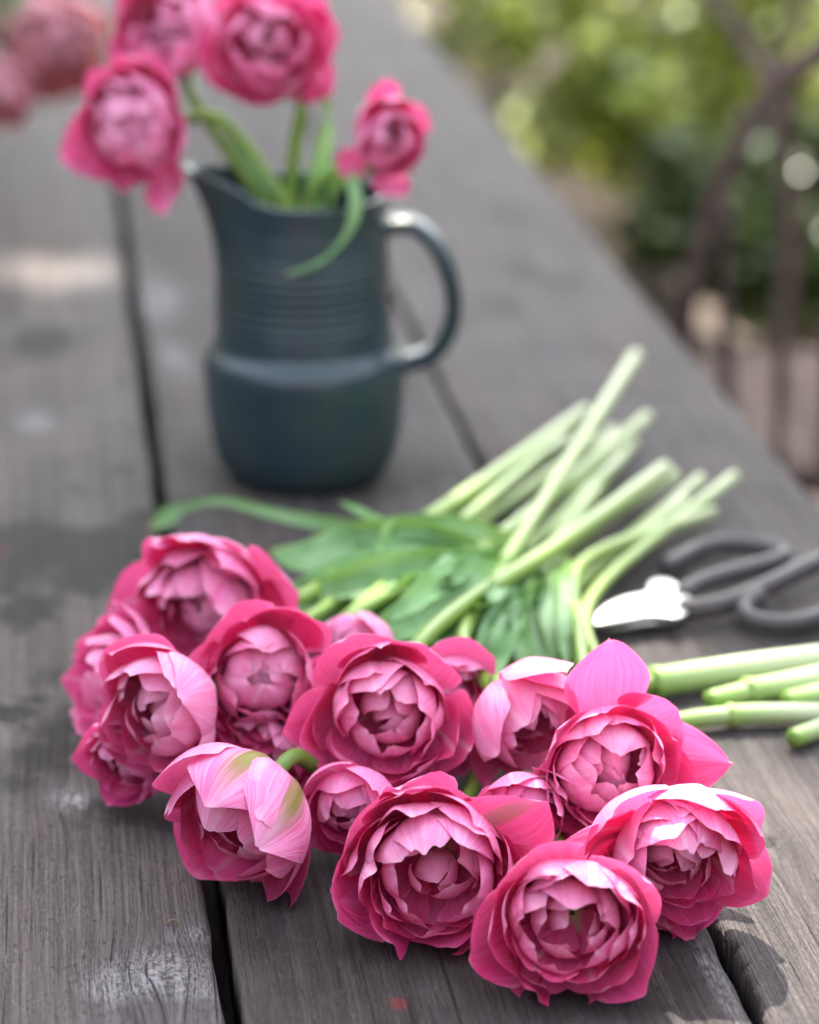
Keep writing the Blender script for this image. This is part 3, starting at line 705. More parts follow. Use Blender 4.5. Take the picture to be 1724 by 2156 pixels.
# leaves of the bunch: handed out to the tulips they grow on
def px(w, q): return w * mpp(pt(*q))
LV = [
 # base ... tip, width in layout units
 (8, [(980, 1140, .03), (860, 1132, .038), (740, 1116, .042), (640, 1098, .044), (560, 1080, .046), (470, 1058, .042), (390, 1072, .03), (312, 1116, .018)], 44, dict(fold=.55, roll=.2, profile=[.5, .7, .75, .55, .42, .95, .05], twist=-.5)),
 (8, [(960, 1170, .04), (870, 1140, .05), (790, 1105, .055), (715, 1056, .066)], 40, dict(fold=1.0, roll=.3)),
 (5, [(830, 1250, .04), (800, 1200, .05), (798, 1160, .058), (806, 1122, .066), (832, 1090, .074)], 28, dict(fold=1.2, roll=1.2)),
 (7, [(1080, 1150, .036), (960, 1128, .044), (840, 1140, .05), (720, 1165, .048), (640, 1178, .045), (566, 1158, .048)], 95, dict(fold=.35, roll=-.25)),
 (6, [(1100, 1165, .03), (1000, 1150, .04), (900, 1165, .046), (780, 1210, .042), (660, 1250, .034), (560, 1300, .02)], 100, dict(fold=.4, roll=-.1)),
 (11, [(1080, 1190, .03), (980, 1190, .044), (880, 1195, .052), (780, 1215, .05), (690, 1240, .042), (600, 1230, .036)], 70, dict(fold=.5, roll=-.6, twist=.5)),
 (9, [(1060, 1210, .02), (940, 1230, .026), (820, 1270, .026), (700, 1310, .022), (600, 1320, .018)], 110, dict(fold=.3, roll=-.2)),
 (10, [(1040, 1170, .02), (900, 1190, .02), (760, 1230, .016), (640, 1220, .014)], 90, dict(fold=.3, roll=.0)),
 (0, [(1120, 1190, .036), (1030, 1220, .046), (930, 1262, .05), (840, 1312, .046), (770, 1360, .036)], 84, dict(fold=.42, roll=-.35)),
 (4, [(1100, 1200, .03), (1000, 1260, .034), (910, 1310, .032), (820, 1370, .026)], 80, dict(fold=.4, roll=-.5)),
 (13, [(1120, 1200, .024), (1040, 1260, .026), (960, 1330, .022), (890, 1400, .018)], 88, dict(fold=.35, roll=-.2)),
 (2, [(1165, 1170, .03), (1158, 1230, .036), (1140, 1300, .034), (1120, 1370, .028), (1110, 1450, .02)], 118, dict(fold=.3, roll=-.15)),
 (1, [(1170, 1190, .03), (1172, 1250, .032), (1185, 1320, .028), (1195, 1400, .018), (1190, 1470, .012)], 70, dict(fold=.5, roll=.4)),
 (15, [(1110, 1210, .036), (1085, 1270, .044), (1055, 1330, .044), (1030, 1400, .036), (1010, 1470, .026)], 74, dict(fold=.5, roll=-.3)),
 (14, [(1120, 1220, .03), (1070, 1290, .034), (1010, 1350, .03), (980, 1430, .022)], 66, dict(fold=.5, roll=.3)),
 (16, [(1130, 1230, .024), (1100, 1320, .022), (1060, 1420, .018), (1040, 1520, .014), (1010, 1600, .012)], 76, dict(fold=.4, roll=.1)),
 (12, [(1060, 1220, .03), (1010, 1290, .03), (940, 1370, .026), (900, 1460, .02), (930, 1600, .012)], 60, dict(fold=.4, roll=.1)),
 (3, [(1090, 1190, .018), (960, 1260, .016), (840, 1330, .014), (740, 1400, .012), (650, 1450, .010)], 80, dict(fold=.3, roll=.0)),
 (4, [(1180, 1240, .02), (1160, 1360, .02), (1140, 1480, .018), (1130, 1640, .012), (1180, 1700, .010)], 60, dict(fold=.4, roll=.0)),
]
for i, (ti, pts, wpx, kw) in enumerate(LV):
    kw['roll'] = kw.get('roll', 0) - (.45 if pts[0][0] - pts[-1][0] > 140 else .0)
    leaf(BUNCH[ti], [pt(*q) for q in pts], px(wpx * 1.2, pts[len(pts) // 2]), seed=900 + i, **kw)

rl = np.random.RandomState(31)
for i in range(16):
    x0, y0 = rl.uniform(990, 1110), rl.uniform(1140, 1220)
    ang = rl.uniform(0, 1); ex, ey = 560 + 420 * ang + rl.uniform(-40, 40), 1150 + 210 * ang + rl.uniform(-50, 40)
    h0, hm, he = rl.uniform(.02, .04), rl.uniform(.03, .062), rl.uniform(.015, .05)
    mx, my = (x0 + ex) / 2 + rl.uniform(-20, 20), (y0 + ey) / 2 - rl.uniform(0, 45)
    leaf(BUNCH[(i * 5 + 2) % 17], [pt(x0, y0, h0), pt((x0 + mx) / 2, (y0 + my) / 2 - 8, (h0 + hm) / 2 + .004), pt(mx, my, hm), pt((mx + ex) / 2, (my + ey) / 2 - 6, (hm + he) / 2 + .003), pt(ex, ey, he)],
         px(rl.uniform(42, 72), (mx, my, hm)), seed=700 + i, fold=rl.uniform(.5, 1.0), roll=rl.uniform(-1.2, .2), twist=rl.uniform(-.7, .7))

for i in range(11):
    x0, y0 = rl.uniform(1060, 1180), rl.uniform(1180, 1240)
    ex, ey = rl.uniform(880, 1210), rl.uniform(1380, 1480)
    h0, hm, he = rl.uniform(.022, .04), rl.uniform(.026, .05), rl.uniform(.012, .036)
    mx, my = (x0 + ex) / 2 + rl.uniform(-25, 25), (y0 + ey) / 2 - rl.uniform(0, 30)
    leaf(BUNCH[(i * 7 + 4) % 17], [pt(x0, y0, h0), pt((x0 + mx) / 2, (y0 + my) / 2 - 6, (h0 + hm) / 2 + .004), pt(mx, my, hm), pt((mx + ex) / 2, (my + ey) / 2, (hm + he) / 2 + .003), pt(ex, ey, he)],
         px(rl.uniform(38, 62), (mx, my, hm)), seed=760 + i, fold=rl.uniform(.6, 1.1), roll=rl.uniform(-.6, .6), twist=rl.uniform(-.6, .6))

# ------------------------------------------------------------------ pitcher
def ceramic():
    b = NT('dark_glaze')
    p = b.n('ShaderNodeTexCoord').outputs['Object']
    s = b.n('ShaderNodeSeparateXYZ'); b.t.links.new(p, s.inputs[0])
    n1 = b.noise(p, 14.0, 4.0, 0.6); n2 = b.noise(b.xyz(b.math('MULTIPLY', s.outputs[0], 6.0), b.math('MULTIPLY', s.outputs[1], 6.0), b.math('MULTIPLY', s.outputs[2], 420.0)), 1.0, 2.0)
    n3 = b.noise(p, 900.0, 2.0, 0.6)
    col = b.mix(b.smooth(n1, 0.35, 0.65), (0.019, 0.040, 0.052), (0.031, 0.054, 0.055))
    col = b.mix(b.smooth(n1, 0.52, 0.75, 0.0, 0.5), col, (0.040, 0.032, 0.022))
    col = b.mix(b.smooth(n3, 0.62, 0.75, 0.0, 0.4), col, (0.04, 0.05, 0.05))
    return b.done(b.pbsdf(col, b.smooth(n1, 0.3, 0.7, 0.28, 0.40), 0.55, b.bump(b.math('ADD', n2, b.math('MULTIPLY', n3, 0.2)), 0.3, 0.0008)))
M_CER = ceramic()
PB = pt(645, 986, 0)                       # centre of its foot
pit = empty('ceramic_pitcher', (PB.x, PB.y, T))
tag(pit, 'dark slate-green glazed pitcher with ribbed neck, pouring lip and loop handle', 'pitcher')
def height_at(y, q=PB):
    a = PITCH - math.atan((1078 - y) / FPX)
    return EYE - math.hypot(q.x, q.y) * math.tan(a) if False else EYE - q.y * math.tan(a)
K = mpp(PB) * 0.985
zs_sh = height_at(742); zs_nb = height_at(716); ztop = height_at(404)
prof = [(0.0, 0.001), (.148, 0.0), (.163, 0.001), (.174, 0.004), (.188, .012), (.199, .024), (.206, .042), (.210, .062), (.212, zs_sh - .012), (.212, zs_sh - .003), (.206, zs_sh + .003), (.192, zs_sh + .008), (.1845, zs_sh + .013),
        (.183, zs_sh + .022), (.181, zs_sh + .045), (.178, zs_sh + .07), (.175, ztop - .022), (.174, ztop - .010), (.176, ztop - .003), (.177, ztop)]
prof = [(r * 1000 * K, z) for r, z in prof]
# finer sampling with throwing rings on the neck
pr = np.array(prof); arc = np.concatenate([[0], np.cumsum(np.linalg.norm(np.diff(pr, axis=0), axis=1))])
ss = np.linspace(0, arc[-1], 150); rr = np.interp(ss, arc, pr[:, 0]); zz = np.interp(ss, arc, pr[:, 1])
for _ in range(2): rr[1:-1] = (rr[:-2] + 2 * rr[1:-1] + rr[2:]) / 4; zz[1:-1] = (zz[:-2] + 2 * zz[1:-1] + zz[2:]) / 4
z_nb = zs_sh + .018
rib = np.where((zz > z_nb) & (zz < ztop - .018), np.sin((zz - z_nb) / (ztop - .018 - z_nb) * 2 * math.pi * 11 + 1.3 * np.sin(zz * 90)), 0) * (0.0008 + 0.0003 * np.sin(zz * 170))
rib += np.where((zz < zs_sh - .02), np.sin(zz * 700) * 0.00018, 0)
rr = rr + rib
inr = rr[::-1][:95] - 0.0048; inz = zz[::-1][:95].copy(); inz[0] = zz[-1] - 0.0005
lip_r = [rr[-1] - .0012, rr[-1] - .0026]; lip_z = [zz[-1] + .0013, zz[-1] + .0013]
rr2 = np.concatenate([rr, lip_r, inr, [0.0]]); zz2 = np.concatenate([zz, lip_z, inz, [inz[-1]]])
NA = 96; SP_DIR = math.pi + 0.10          # the lip points left
V = []
for r, z in zip(rr2, zz2):
    f = np.clip((z - (ztop - .060)) / .060, 0, 1.03)
    for j in range(NA):
        a = 2 * math.pi * j / NA
        da = (a - SP_DIR + math.pi) % (2 * math.pi) - math.pi
        g = math.exp(-(da / 0.36) ** 2)
        g2 = math.exp(-(da / 0.75) ** 2)
        R = r + (0.020 * f ** 2.2 * g) * (1 if r > 0 else 0)
        # pinch beside the lip
        R -= 0.004 * f ** 2 * math.exp(-((abs(da) - 0.62) / 0.25) ** 2)
        Z = z + 0.017 * f ** 2 * g2 * (1 if r > 0.03 else 0)
        V.append((PB.x + R * math.cos(a), PB.y + R * math.sin(a), T + Z))
mesh_obj('body', V, grid_faces(len(rr2), NA, True), M_CER, pit)
# handle
def pp(x, y, dy=0.0):
    """point in the handle's plane, level with the pitcher axis"""
    return pd(x, y, PB.y + dy)
hp = [pp(790, 470, -.006), pp(815, 476, -.006), pp(868, 474, -.008), pp(915, 512, -.010), pp(946, 580, -.012), pp(956, 650, -.012), pp(938, 712, -.012), pp(900, 748, -.010), pp(856, 762, -.006), pp(825, 762, -.004)]
C = spline(hp, 60); Tn = np.gradient(C, axis=0); Tn /= np.linalg.norm(Tn, axis=1)[:, None]
V = []; m = 14
for i in range(60):
    v = i / 59
    w = 0.0125 + 0.006 * (math.exp(-(v / .08) ** 2) + math.exp(-((1 - v) / .08) ** 2)); th = 0.0062 + 0.0035 * (math.exp(-(v / .06) ** 2) + math.exp(-((1 - v) / .06) ** 2))
    s = np.array([0.0, 1.0, 0.0]); s -= Tn[i] * s.dot(Tn[i]); s /= np.linalg.norm(s); b_ = np.cross(Tn[i], s)
    for j in range(m):
        a = 2 * math.pi * j / m
        ca, sa = math.cos(a), math.sin(a)
        V.append(C[i] + s * w * np.sign(ca) * abs(ca) ** .8 + b_ * th * np.sign(sa) * abs(sa) ** .8)
F = grid_faces(60, m, True) + [tuple(range(m))[::-1], tuple(59 * m + j for j in range(m))]
mesh_obj('handle', V, F, M_CER, pit)

# water line inside the pitcher is hidden; the stems stand on its floor
def vase_tulip(label, x, y, dist, dpx, axis, style, seed, via, group, **kw):
    c = pd(x, y, dist); size = dpx * mpp(c); ax = camvec(*axis)
    base = c - ax * (0.036 * size / .08)
    o = empty('tulip', (PB.x, PB.y, T + .02))
    tag(o, label, 'tulip', group)
    lead = kw.pop('lead', .03); rst = kw.pop('rstem', .0042)
    flower_head(o, base, ax, size, style, seed, **kw)
    pts = [base + ax * .002, base - ax * lead] + [pd(a, b_, d) for a, b_, d in via]
    stem(o, pts, rst, rst * 1.15, n=40)
    return o
VG = 'pink tulips standing in the pitcher'
py = PB.y
PT = []
PT.append(vase_tulip('round pink tulip leaning far out over the pitcher lip with a drooping petal', 258, 258, py - .02, 236, (-.35, -.10, .93), 'cup', 401,
    [(440, 243, py), (505, 290, py), (560, 370, py), (600, 440, py), (630, 620, py), (650, 900, py)], VG, tone=.12, pale=.65, lead=.025, heart=1.08,
    special=[dict(az=-62, psi0=0, psi1=62, L=.078, W=.016, point=.2, tone=.0), dict(az=75, psi0=0, psi1=100, L=.066, W=.026, streak=.4)]))
PT.append(vase_tulip('mauve-pink tulip behind and above the leaning one in the pitcher', 345, 62, py + .05, 228, (-.25, .10, .95), 'globe', 419,
    [(400, 190, py + .04), (455, 280, py + .03), (520, 380, py + .02), (560, 440, py + .01), (600, 620, py), (640, 900, py)], VG, tone=.30, pale=.65, lead=.02))
PT.append(vase_tulip('hot pink tulip standing tallest in the pitcher with ragged bright petals', 556, 92, py + .01, 236, (.05, -.12, .95), 'loose', 433,
    [(632, 205, py + .02), (622, 300, py + .02), (612, 420, py + .02), (620, 620, py), (650, 900, py)], VG, tone=.05, pale=.5, lead=.02,
    special=[dict(az=-35, psi0=0, psi1=84, L=.072, W=.018, point=.2, pale=.3), dict(az=10, psi0=0, psi1=92, L=.07, W=.022, pale=.3, streak=.3)]))
PT.append(vase_tulip('small pale pink tulip drooping over the pitcher rim above the handle', 818, 290, py - .03, 150, (.20, -.05, .95), 'globe', 449,
    [(790, 352, py - .02), (745, 362, py - .01), (700, 366, py), (660, 400, py), (640, 470, py), (640, 700, py), (650, 900, py)], VG, tone=.25, pale=.75, lead=.008, rstem=.0036, stretch=1.35,
    special=[dict(az=95, psi0=0, psi1=92, L=.084, W=.020, point=.3, pale=.5), dict(az=-85, psi0=0, psi1=84, L=.086, W=.022, point=.2, pale=.4), dict(az=215, psi0=0, psi1=75, L=.085, W=.018, point=.4, pale=.6)]))
def vleaf(o, pts, wpx, **kw):
    P = [pd(*q) for q in pts]
    leaf(o, P, wpx * mpp(P[len(P) // 2]), **kw)
vleaf(PT[2], [(660, 640, py), (655, 430, py), (672, 330, py + .005), (684, 240, py + .01), (672, 180, py + .015)], 50, seed=3, fold=.5, roll=1.5)
vleaf(PT[3], [(650, 640, py), (660, 440, py), (690, 380, py - .01), (725, 362, py - .03), (742, 392, py - .055), (748, 440, py - .068), (735, 492, py - .075), (690, 545, py - .078), (640, 570, py - .078), (598, 578, py - .076)], 36, seed=5, fold=.5, roll=.0, profile=[.6, .8, 1, .8, .7, .5, .1], n=44)
vleaf(PT[0], [(650, 640, py), (610, 460, py), (555, 400, py - .005), (500, 330, py - .005), (455, 265, py)], 46, seed=7, fold=.6, roll=1.0)
vleaf(PT[1], [(660, 640, py + .02), (690, 460, py + .02), (712, 400, py + .01), (700, 360, py + .01), (650, 392, py + .02)], 54, seed=9, fold=.5, roll=.6)

# ------------------------------------------------------------------ salmon tulips further up the table, their jar beyond the left edge
JB = pt(-210, 330, 0)
jar = empty('stoneware_jar', (JB.x, JB.y, T))
tag(jar, 'dark round stoneware jar holding salmon tulips at the far end of table', 'jar')
jp = [(0, .001), (.05, 0), (.062, .006), (.078, .05), (.080, .09), (.066, .13), (.052, .15), (.055, .165), (.050, .166), (.047, .15), (.06, .12), (.07, .08), (.0, .012)]
V = []
for r, z in jp:
    for j in range(40): a = 2 * math.pi * j / 40; V.append((JB.x + r * math.cos(a), JB.y + r * math.sin(a), T + z))
mesh_obj('body', V, grid_faces(len(jp), 40, True), M_CER, jar)
for i, (lab, x, y, dpx, axis, style, dd) in enumerate([
    ('salmon pink tulip hanging lowest from the far jar', 115, 95, 215, (.3, -.45, .8), 'globe', 0.0),
    ('salmon pink tulip high in the far jar above the hanging one', 40, -5, 190, (.2, .1, .9), 'cup', .05),
    ('orange-salmon tulip drooping close beside the far jar', -5, 195, 150, (-.2, -.5, .8), 'globe', -.03)]):
    c = pd(x, y, JB.y + dd); size = dpx * mpp(c); ax = camvec(*axis)
    base = c - ax * .03 * size / .08
    o = empty('salmon_tulip', (JB.x, JB.y, T + .015)); tag(o, lab, 'tulip', 'salmon tulips in the far jar')
    flower_head(o, base, ax, size, style, 500 + i, tone=0, pale=.1 + .1 * i, mat=M_SALMON, lod=.7)
    top = Vector((JB.x, JB.y, T + .17))
    stem(o, [base + ax * .002, base - ax * .03, (Vector(base) + top) / 2 + Vector((0, 0, .06)), top, Vector((JB.x, JB.y, T + .015))], .0035, .004)
    lp = [Vector((JB.x, JB.y, T + .08)), top, top + Vector((.05 + .02 * i, -.01, .05)), top + Vector((.10 + .015 * i, -.02 + .03 * i, .0 + .03 * i)), top + Vector((.145, -.03, -.06 + .02 * i))]
    leaf(o, lp, .04, seed=60 + i, fold=.4)

# ------------------------------------------------------------------ snips
def plain(name, col, rough, spec=0.5, metal=0.0, nscale=60.0, var=0.25, bump=0.0003):
    b = NT(name); p = b.n('ShaderNodeTexCoord').outputs['Object']
    n = b.noise(p, nscale, 4.0, 0.6)
    c2 = tuple(min(1, c * (1 + var * 1.5)) for c in col); c1 = tuple(c * (1 - var) for c in col)
    return b.done(b.pbsdf(b.mix(b.smooth(n, .3, .7), c1, c2), b.smooth(n, .3, .7, max(.05, rough - .08), min(1, rough + .08)), spec, b.bump(n, .4, bump), Metallic=metal))
M_GRIP = plain('black_grip', (0.062, 0.054, 0.054), 0.5, 0.4, 0, 300)
M_STEEL = plain('bright_steel', (0.46, 0.46, 0.46), 0.42, 0.5, 1.0, 120, .14, .0001)
M_RIVET = plain('pivot_brass', (0.50, 0.43, 0.30), 0.35, 0.5, 1.0)
sn0 = pt(1460, 1290, 0)
snips = empty('garden_snips', (sn0.x, sn0.y, T))
tag(snips, 'black-handled garden snips with short bright blade lying open on the planks', 'snips')
def zs(x, y): return (2250 + x * 1026 / 1724) / 1.9002, (2050 + y * 1000 / 1680) / 1.9002      # detail drawing -> layout grid
def zp(x, y, h): a, b_ = zs(x, y); return pt(a, b_, h)
def slab(name, outline, h0, h1, mat, parent, tilt=0.0):
    """outline in the detail drawing, lifted to h0, given thickness h1, edges chamfered"""
    n = len(outline)
    P = [zp(x, y, h0) for x, y in outline]
    c = sum(P, Vector()) / n
    rings = []
    for dz, sc_ in ((0, .93), (h1 * .25, 1.0), (h1 * .8, 1.0), (h1, .88)):
        rings.append([c + (p - c) * sc_ + Vector((0, 0, dz)) for p in P])
    V = [v for r in rings for v in r]
    F = grid_faces(4, n, True) + [tuple(range(n))[::-1], tuple(3 * n + j for j in range(n))]
    return mesh_obj(name, V, F, mat, parent, smooth=False)
def smooth_outline(pts, n=40):
    P = spline([(*p, 0) for p in pts] + [(*pts[0], 0)], n + 1)[:-1]
    return [(p[0], p[1]) for p in P]
slab('blade', smooth_outline([(185, 735), (230, 690), (380, 610), (560, 565), (590, 490), (690, 475), (790, 530), (850, 610), (845, 690), (760, 735), (600, 720), (400, 755), (230, 775)], 60), .0085, .0040, M_STEEL, snips)
slab('blade', smooth_outline([(240, 770), (420, 700), (640, 640), (800, 600), (860, 660), (780, 740), (560, 770), (330, 800)], 40), .0050, .0028, M_STEEL, snips)
rv = zp(735, 620, .0130)
V = []
for r, z in ((.0052, -.004), (.0054, 0), (.0046, .0012), (.002, .0018), (0, .0019)):
    for j in range(16): a = 2 * math.pi * j / 16; V.append((rv.x + r * math.cos(a), rv.y + r * math.sin(a), rv.z + z))
mesh_obj('rivet', V, grid_faces(5, 16, True), M_RIVET, snips)
def loop_tube(name, pts, r, h, squash=1.25):
    P = [zp(x, y, hh) for x, y, hh in pts]
    V, F, UV = tube_data(P, r, n=90, m=12, squash=squash)
    return mesh_obj(name, V, F, M_GRIP, snips)
loop_tube('handle', [(800, 560, .010), (880, 500, .011), (1020, 445, .011), (1200, 395, .010), (1400, 340, .009), (1490, 300, .009), (1440, 262, .009), (1280, 225, .008), (1080, 215, .008), (900, 255, .008), (800, 310, .009), (690, 365, .010)], .0052, 0)
loop_tube('handle', [(800, 650, .010), (900, 650, .011), (1060, 625, .011), (1240, 560, .012), (1420, 480, .013), (1600, 390, .013), (1800, 310, .012), (1980, 300, .010), (2050, 400, .009), (1960, 560, .008), (1780, 680, .007), (1580, 745, .007), (1380, 750, .007), (1240, 705, .008), (1230, 630, .010), (1330, 560, .012)], .0055, 0)

# ------------------------------------------------------------------ trimmed stem pieces
def cut_piece(label, pts, r, collar=None, seed=0, hollow=True):
    P = [pt(*q) for q in pts]
    o = empty('cut_stem', (P[0].x, P[0].y, T))
    tag(o, label, 'cut stem', 'trimmed stem ends beside the snips')
    n = 26
    V, F, UV = tube_data(P, lambda t: r[0] + (r[1] - r[0]) * t, n=n, m=14)
    mesh_obj('stem_piece', V, F, M_CUT, o, uv=UV)
    if collar is not None:
        # leaf sheath wrapped round the stem, flaring at its cut rim
        C = spline(P, 60); i0 = int(collar[0] * 59)
        Q = [C[k] for k in np.linspace(i0, 59, 9).astype(int)]
        V, F, UV = tube_data(Q, lambda t: collar[1] * (1.0 + 0.16 * math.exp(-(t / .05) ** 2)) * (1 - .12 * t), n=22, m=16, cap=True)
        V[:16] += 0.0012 * np.sin(np.arange(16) * 1.9)[:, None] * (C[1] - C[0]) / np.linalg.norm(C[1] - C[0])
        mesh_obj('leaf_sheath', V, F, M_CUT, o, uv=[(a, .1 + .9 * b_) for a, b_ in UV])
    return o
cut_piece('thickest trimmed stem piece with a flared sheath rim, beside the snips', [(1332, 1445, .0075), (1410, 1432, .0085), (1560, 1408, .009), (1724, 1386, .009), (1900, 1366, .009)], (.0050, .0052), (.165, .0086))
cut_piece('trimmed stem piece in the middle of the cut pile, green slanted end', [(1492, 1476, .007), (1560, 1460, .0072), (1650, 1442, .0075), (1780, 1415, .0075), (1900, 1396, .0075)], (.0058, .0068), (.30, .0074))
cut_piece('short white trimmed stem end nested between two longer pieces', [(1655, 1478, .0062), (1724, 1462, .0064), (1800, 1446, .0064), (1880, 1430, .0064)], (.0060, .0062))
cut_piece('trimmed stem piece lying lowest, with a yellow joint near its end', [(1418, 1522, .0062), (1500, 1510, .0066), (1600, 1503, .007), (1724, 1502, .007), (1880, 1500, .007)], (.0052, .0056), (.34, .0061))
cut_piece('green stub of trimmed stem poking out beneath the lowest piece', [(1668, 1556, .006), (1700, 1544, .006), (1760, 1524, .006), (1850, 1500, .0062)], (.0052, .0054))
def twig():
    P = [pt(352, 1945, .0012), pt(360, 1937, .0022), pt(372, 1938, .0022), pt(379, 1946, .0012)]
    V, F, UV = tube_data(P, lambda t: .0007 - .0003 * t, n=14, m=6)
    o = mesh_obj('twig', V, F, plain('twig_bark', (.16, .10, .05), .8), None)
    tag(o, 'tiny curled brown twig on the pale plank beside the gap', 'twig')
twig()

# ------------------------------------------------------------------ garden beyond the table
def foliage_material(name, ca, cb, tr, trans=.5, rough=.33, spec=.8):
    b = NT(name)
    r = b.attr('shade')
    r = b.smooth(r, .62, .95)
    col = b.mix(r, ca, cb)
    return b.done(two_sided(b, col, b.mix(r, tuple(c * .30 for c in tr), tr), rough, b.smooth(r, .1, .8, .05, spec), trans))
M_FOL = [foliage_material('shrub_leaf', (.040, .072, .010), (.40, .50, .07), (.86, .95, .12)),
         foliage_material('shrub_leaf_yellow', (.09, .11, .02), (.34, .32, .07), (.82, .74, .12)),
         foliage_material('shrub_leaf_dark', (.022, .045, .012), (.14, .20, .07), (.30, .40, .08))]
def bark():
    b = NT('bark'); p = b.n('ShaderNodeTexCoord').outputs['Object']
    n = b.noise(p, 45.0, 4.0, .6)
    return b.done(b.pbsdf(b.mix(b.smooth(n, .3, .7), (.07, .050, .044), (.19, .14, .122)), .85, .2, b.bump(n, .8, .004)))
M_BARK = bark()

def leaf_cloud(name, centers, normals, sizes, mat, parent, seed=0, asp=0.5):
    rs = np.random.RandomState(seed); n = len(centers)
    N = normals / (np.linalg.norm(normals, axis=1)[:, None] + 1e-9)
    A = rs.normal(size=(n, 3)); A -= N * np.sum(A * N, 1)[:, None]; A /= np.linalg.norm(A, axis=1)[:, None] + 1e-9
    B = np.cross(N, A)
    l = sizes[:, None]; w = l * asp * rs.uniform(.8, 1.2, (n, 1))
    c = centers
    v = np.stack([c - A * l * .5, c - A * l * .12 + B * w * .5 + N * l * .10, c + A * l * .22 + B * w * .42 + N * l * .08, c + A * l * .5 - N * l * .06,
                  c + A * l * .22 - B * w * .42 + N * l * .08, c - A * l * .12 - B * w * .5 + N * l * .10, c - A * l * .12, c + A * l * .22], 1).reshape(-1, 3)
    base = np.arange(n)[:, None] * 8
    quads = np.concatenate([base + np.array([[6, 7, 2, 1]]), base + np.array([[6, 5, 4, 7]])])
    tris = np.concatenate([base + np.array([[0, 6, 1]]), base + np.array([[0, 5, 6]]), base + np.array([[7, 3, 2]]), base + np.array([[7, 4, 3]])])
    sh = np.repeat(rs.rand(n), 8)
    return mesh_obj(name, v, quads.tolist() + tris.tolist(), mat, parent, smooth=False, attrs=dict(shade=sh))

def shrub(label, base, h, rx, ry, nleaf, lsize, mat, seed, stems=6, z0=0.15, hollow=.35, cat='shrub', name='shrub'):
    rs = np.random.RandomState(seed)
    o = empty(name, base); tag(o, label, cat, 'shrubs beyond the table')
    # clumps through the volume
    nc = 26
    th = rs.rand(nc) * 6.283; rad = rs.rand(nc) ** .5; zc = z0 + (h - z0) * rs.rand(nc)
    cx = base[0] + rx * rad * np.cos(th); cyy = base[1] + ry * rad * np.sin(th)
    cl = np.stack([cx, cyy, zc], 1); cr = rs.uniform(.10, .24, nc) * (h + rx) * .6
    k = rs.randint(0, nc, nleaf)
    d = rs.normal(size=(nleaf, 3)); d /= np.linalg.norm(d, axis=1)[:, None]
    p = cl[k] + d * (cr[k] * rs.rand(nleaf) ** .45)[:, None]
    p[:, 2] = np.maximum(p[:, 2], .03)
    nr = d * .25 + rs.normal(size=(nleaf, 3)) * .30 + np.array([-.06, -.32, .9])
    f = leaf_cloud('foliage', p, nr, lsize * rs.uniform(.6, 1.3, nleaf), mat, o, seed); f['kind'] = 'stuff'
    for i in range(stems):
        j = rs.randint(0, nc)
        b0 = Vector(base) + Vector((rs.uniform(-.08, .08), rs.uniform(-.08, .08), -.02))
        e = Vector(cl[j]); m_ = (b0 + e) / 2 + Vector((rs.uniform(-.08, .08), rs.uniform(-.08, .08), .1))
        V, F, UV = tube_data([b0, m_, e], lambda t: .011 - .007 * t, n=12, m=7)
        mesh_obj('branch', V, F, M_BARK, o)
    return o
shrub('low bright green shrub nearest the far table edge', (.55, 4.9, 0), .72, .42, .40, 2600, .056, M_FOL[0], 1)
shrub('yellow-green leafy shrub behind the forked stem', (1.05, 5.6, 0), .80, .50, .50, 3000, .056, M_FOL[0], 2)
shrub('dark leafy shrub in the shade between two brighter ones', (.72, 4.2, 0), .42, .30, .30, 3000, .045, M_FOL[2], 3)
shrub('tall pale green shrub at the back of the bed', (.55, 6.6, 0), 1.0, .70, .50, 4500, .062, M_FOL[0], 4)
shrub('round dark shrub at the back of the bed beside the tall one', (1.6, 6.9, 0), 1.1, .65, .55, 4200, .062, M_FOL[0], 5)
shrub('yellowing shrub growing through the brown stems', (1.02, 4.15, 0), .62, .28, .30, 900, .036, M_FOL[1], 6)
shrub('olive leafy shrub beside the path end', (1.5, 4.9, 0), .75, .40, .40, 1800, .05, M_FOL[1], 7)
shrub('thin dark hedge shrub far behind the table end', (-.55, 7.6, 0), .95, .8, .4, 6000, .07, M_FOL[2], 8)

# hoop-backed chair drawn up beside the table
def chair_wood():
    b = NT('chair_wood'); p = b.n('ShaderNodeTexCoord').outputs['Object']
    n = b.noise(p, 30.0, 4.0, .6)
    return b.done(b.pbsdf(b.mix(b.smooth(n, .3, .7), (.060, .042, .036), (.150, .108, .092)), .85, .12, b.bump(n, .4, .001)))
M_CHAIR = chair_wood()
CD = 2.50
cc = pd(1850, 800, CD); SEAT = .42
chair = empty('hoop_back_chair', (cc.x, CD, 0)); tag(chair, 'brown hoop-backed spindle chair standing beside the table edge', 'chair')
def cp(dx, z, dy=0.0): return Vector((cc.x + dx, CD + dy - .10 * (z - SEAT), z))
HW, HT = .225, .915
def hoop_z(dx): return SEAT + (HT - SEAT) * (1 - abs(dx / HW) ** 2.4) ** .5 if abs(dx) < HW else SEAT
ang = np.linspace(0, math.pi, 23)
hoop = []
for a_ in ang:
    c_, s_ = math.cos(a_), math.sin(a_)
    hoop.append(cp(-HW * np.sign(c_) * abs(c_) ** .72, SEAT - .01 + (HT - SEAT) * s_ ** .86))
V, F, UV = tube_data(hoop, .0115, n=70, m=10); mesh_obj('back_hoop', V, F, M_CHAIR, chair)
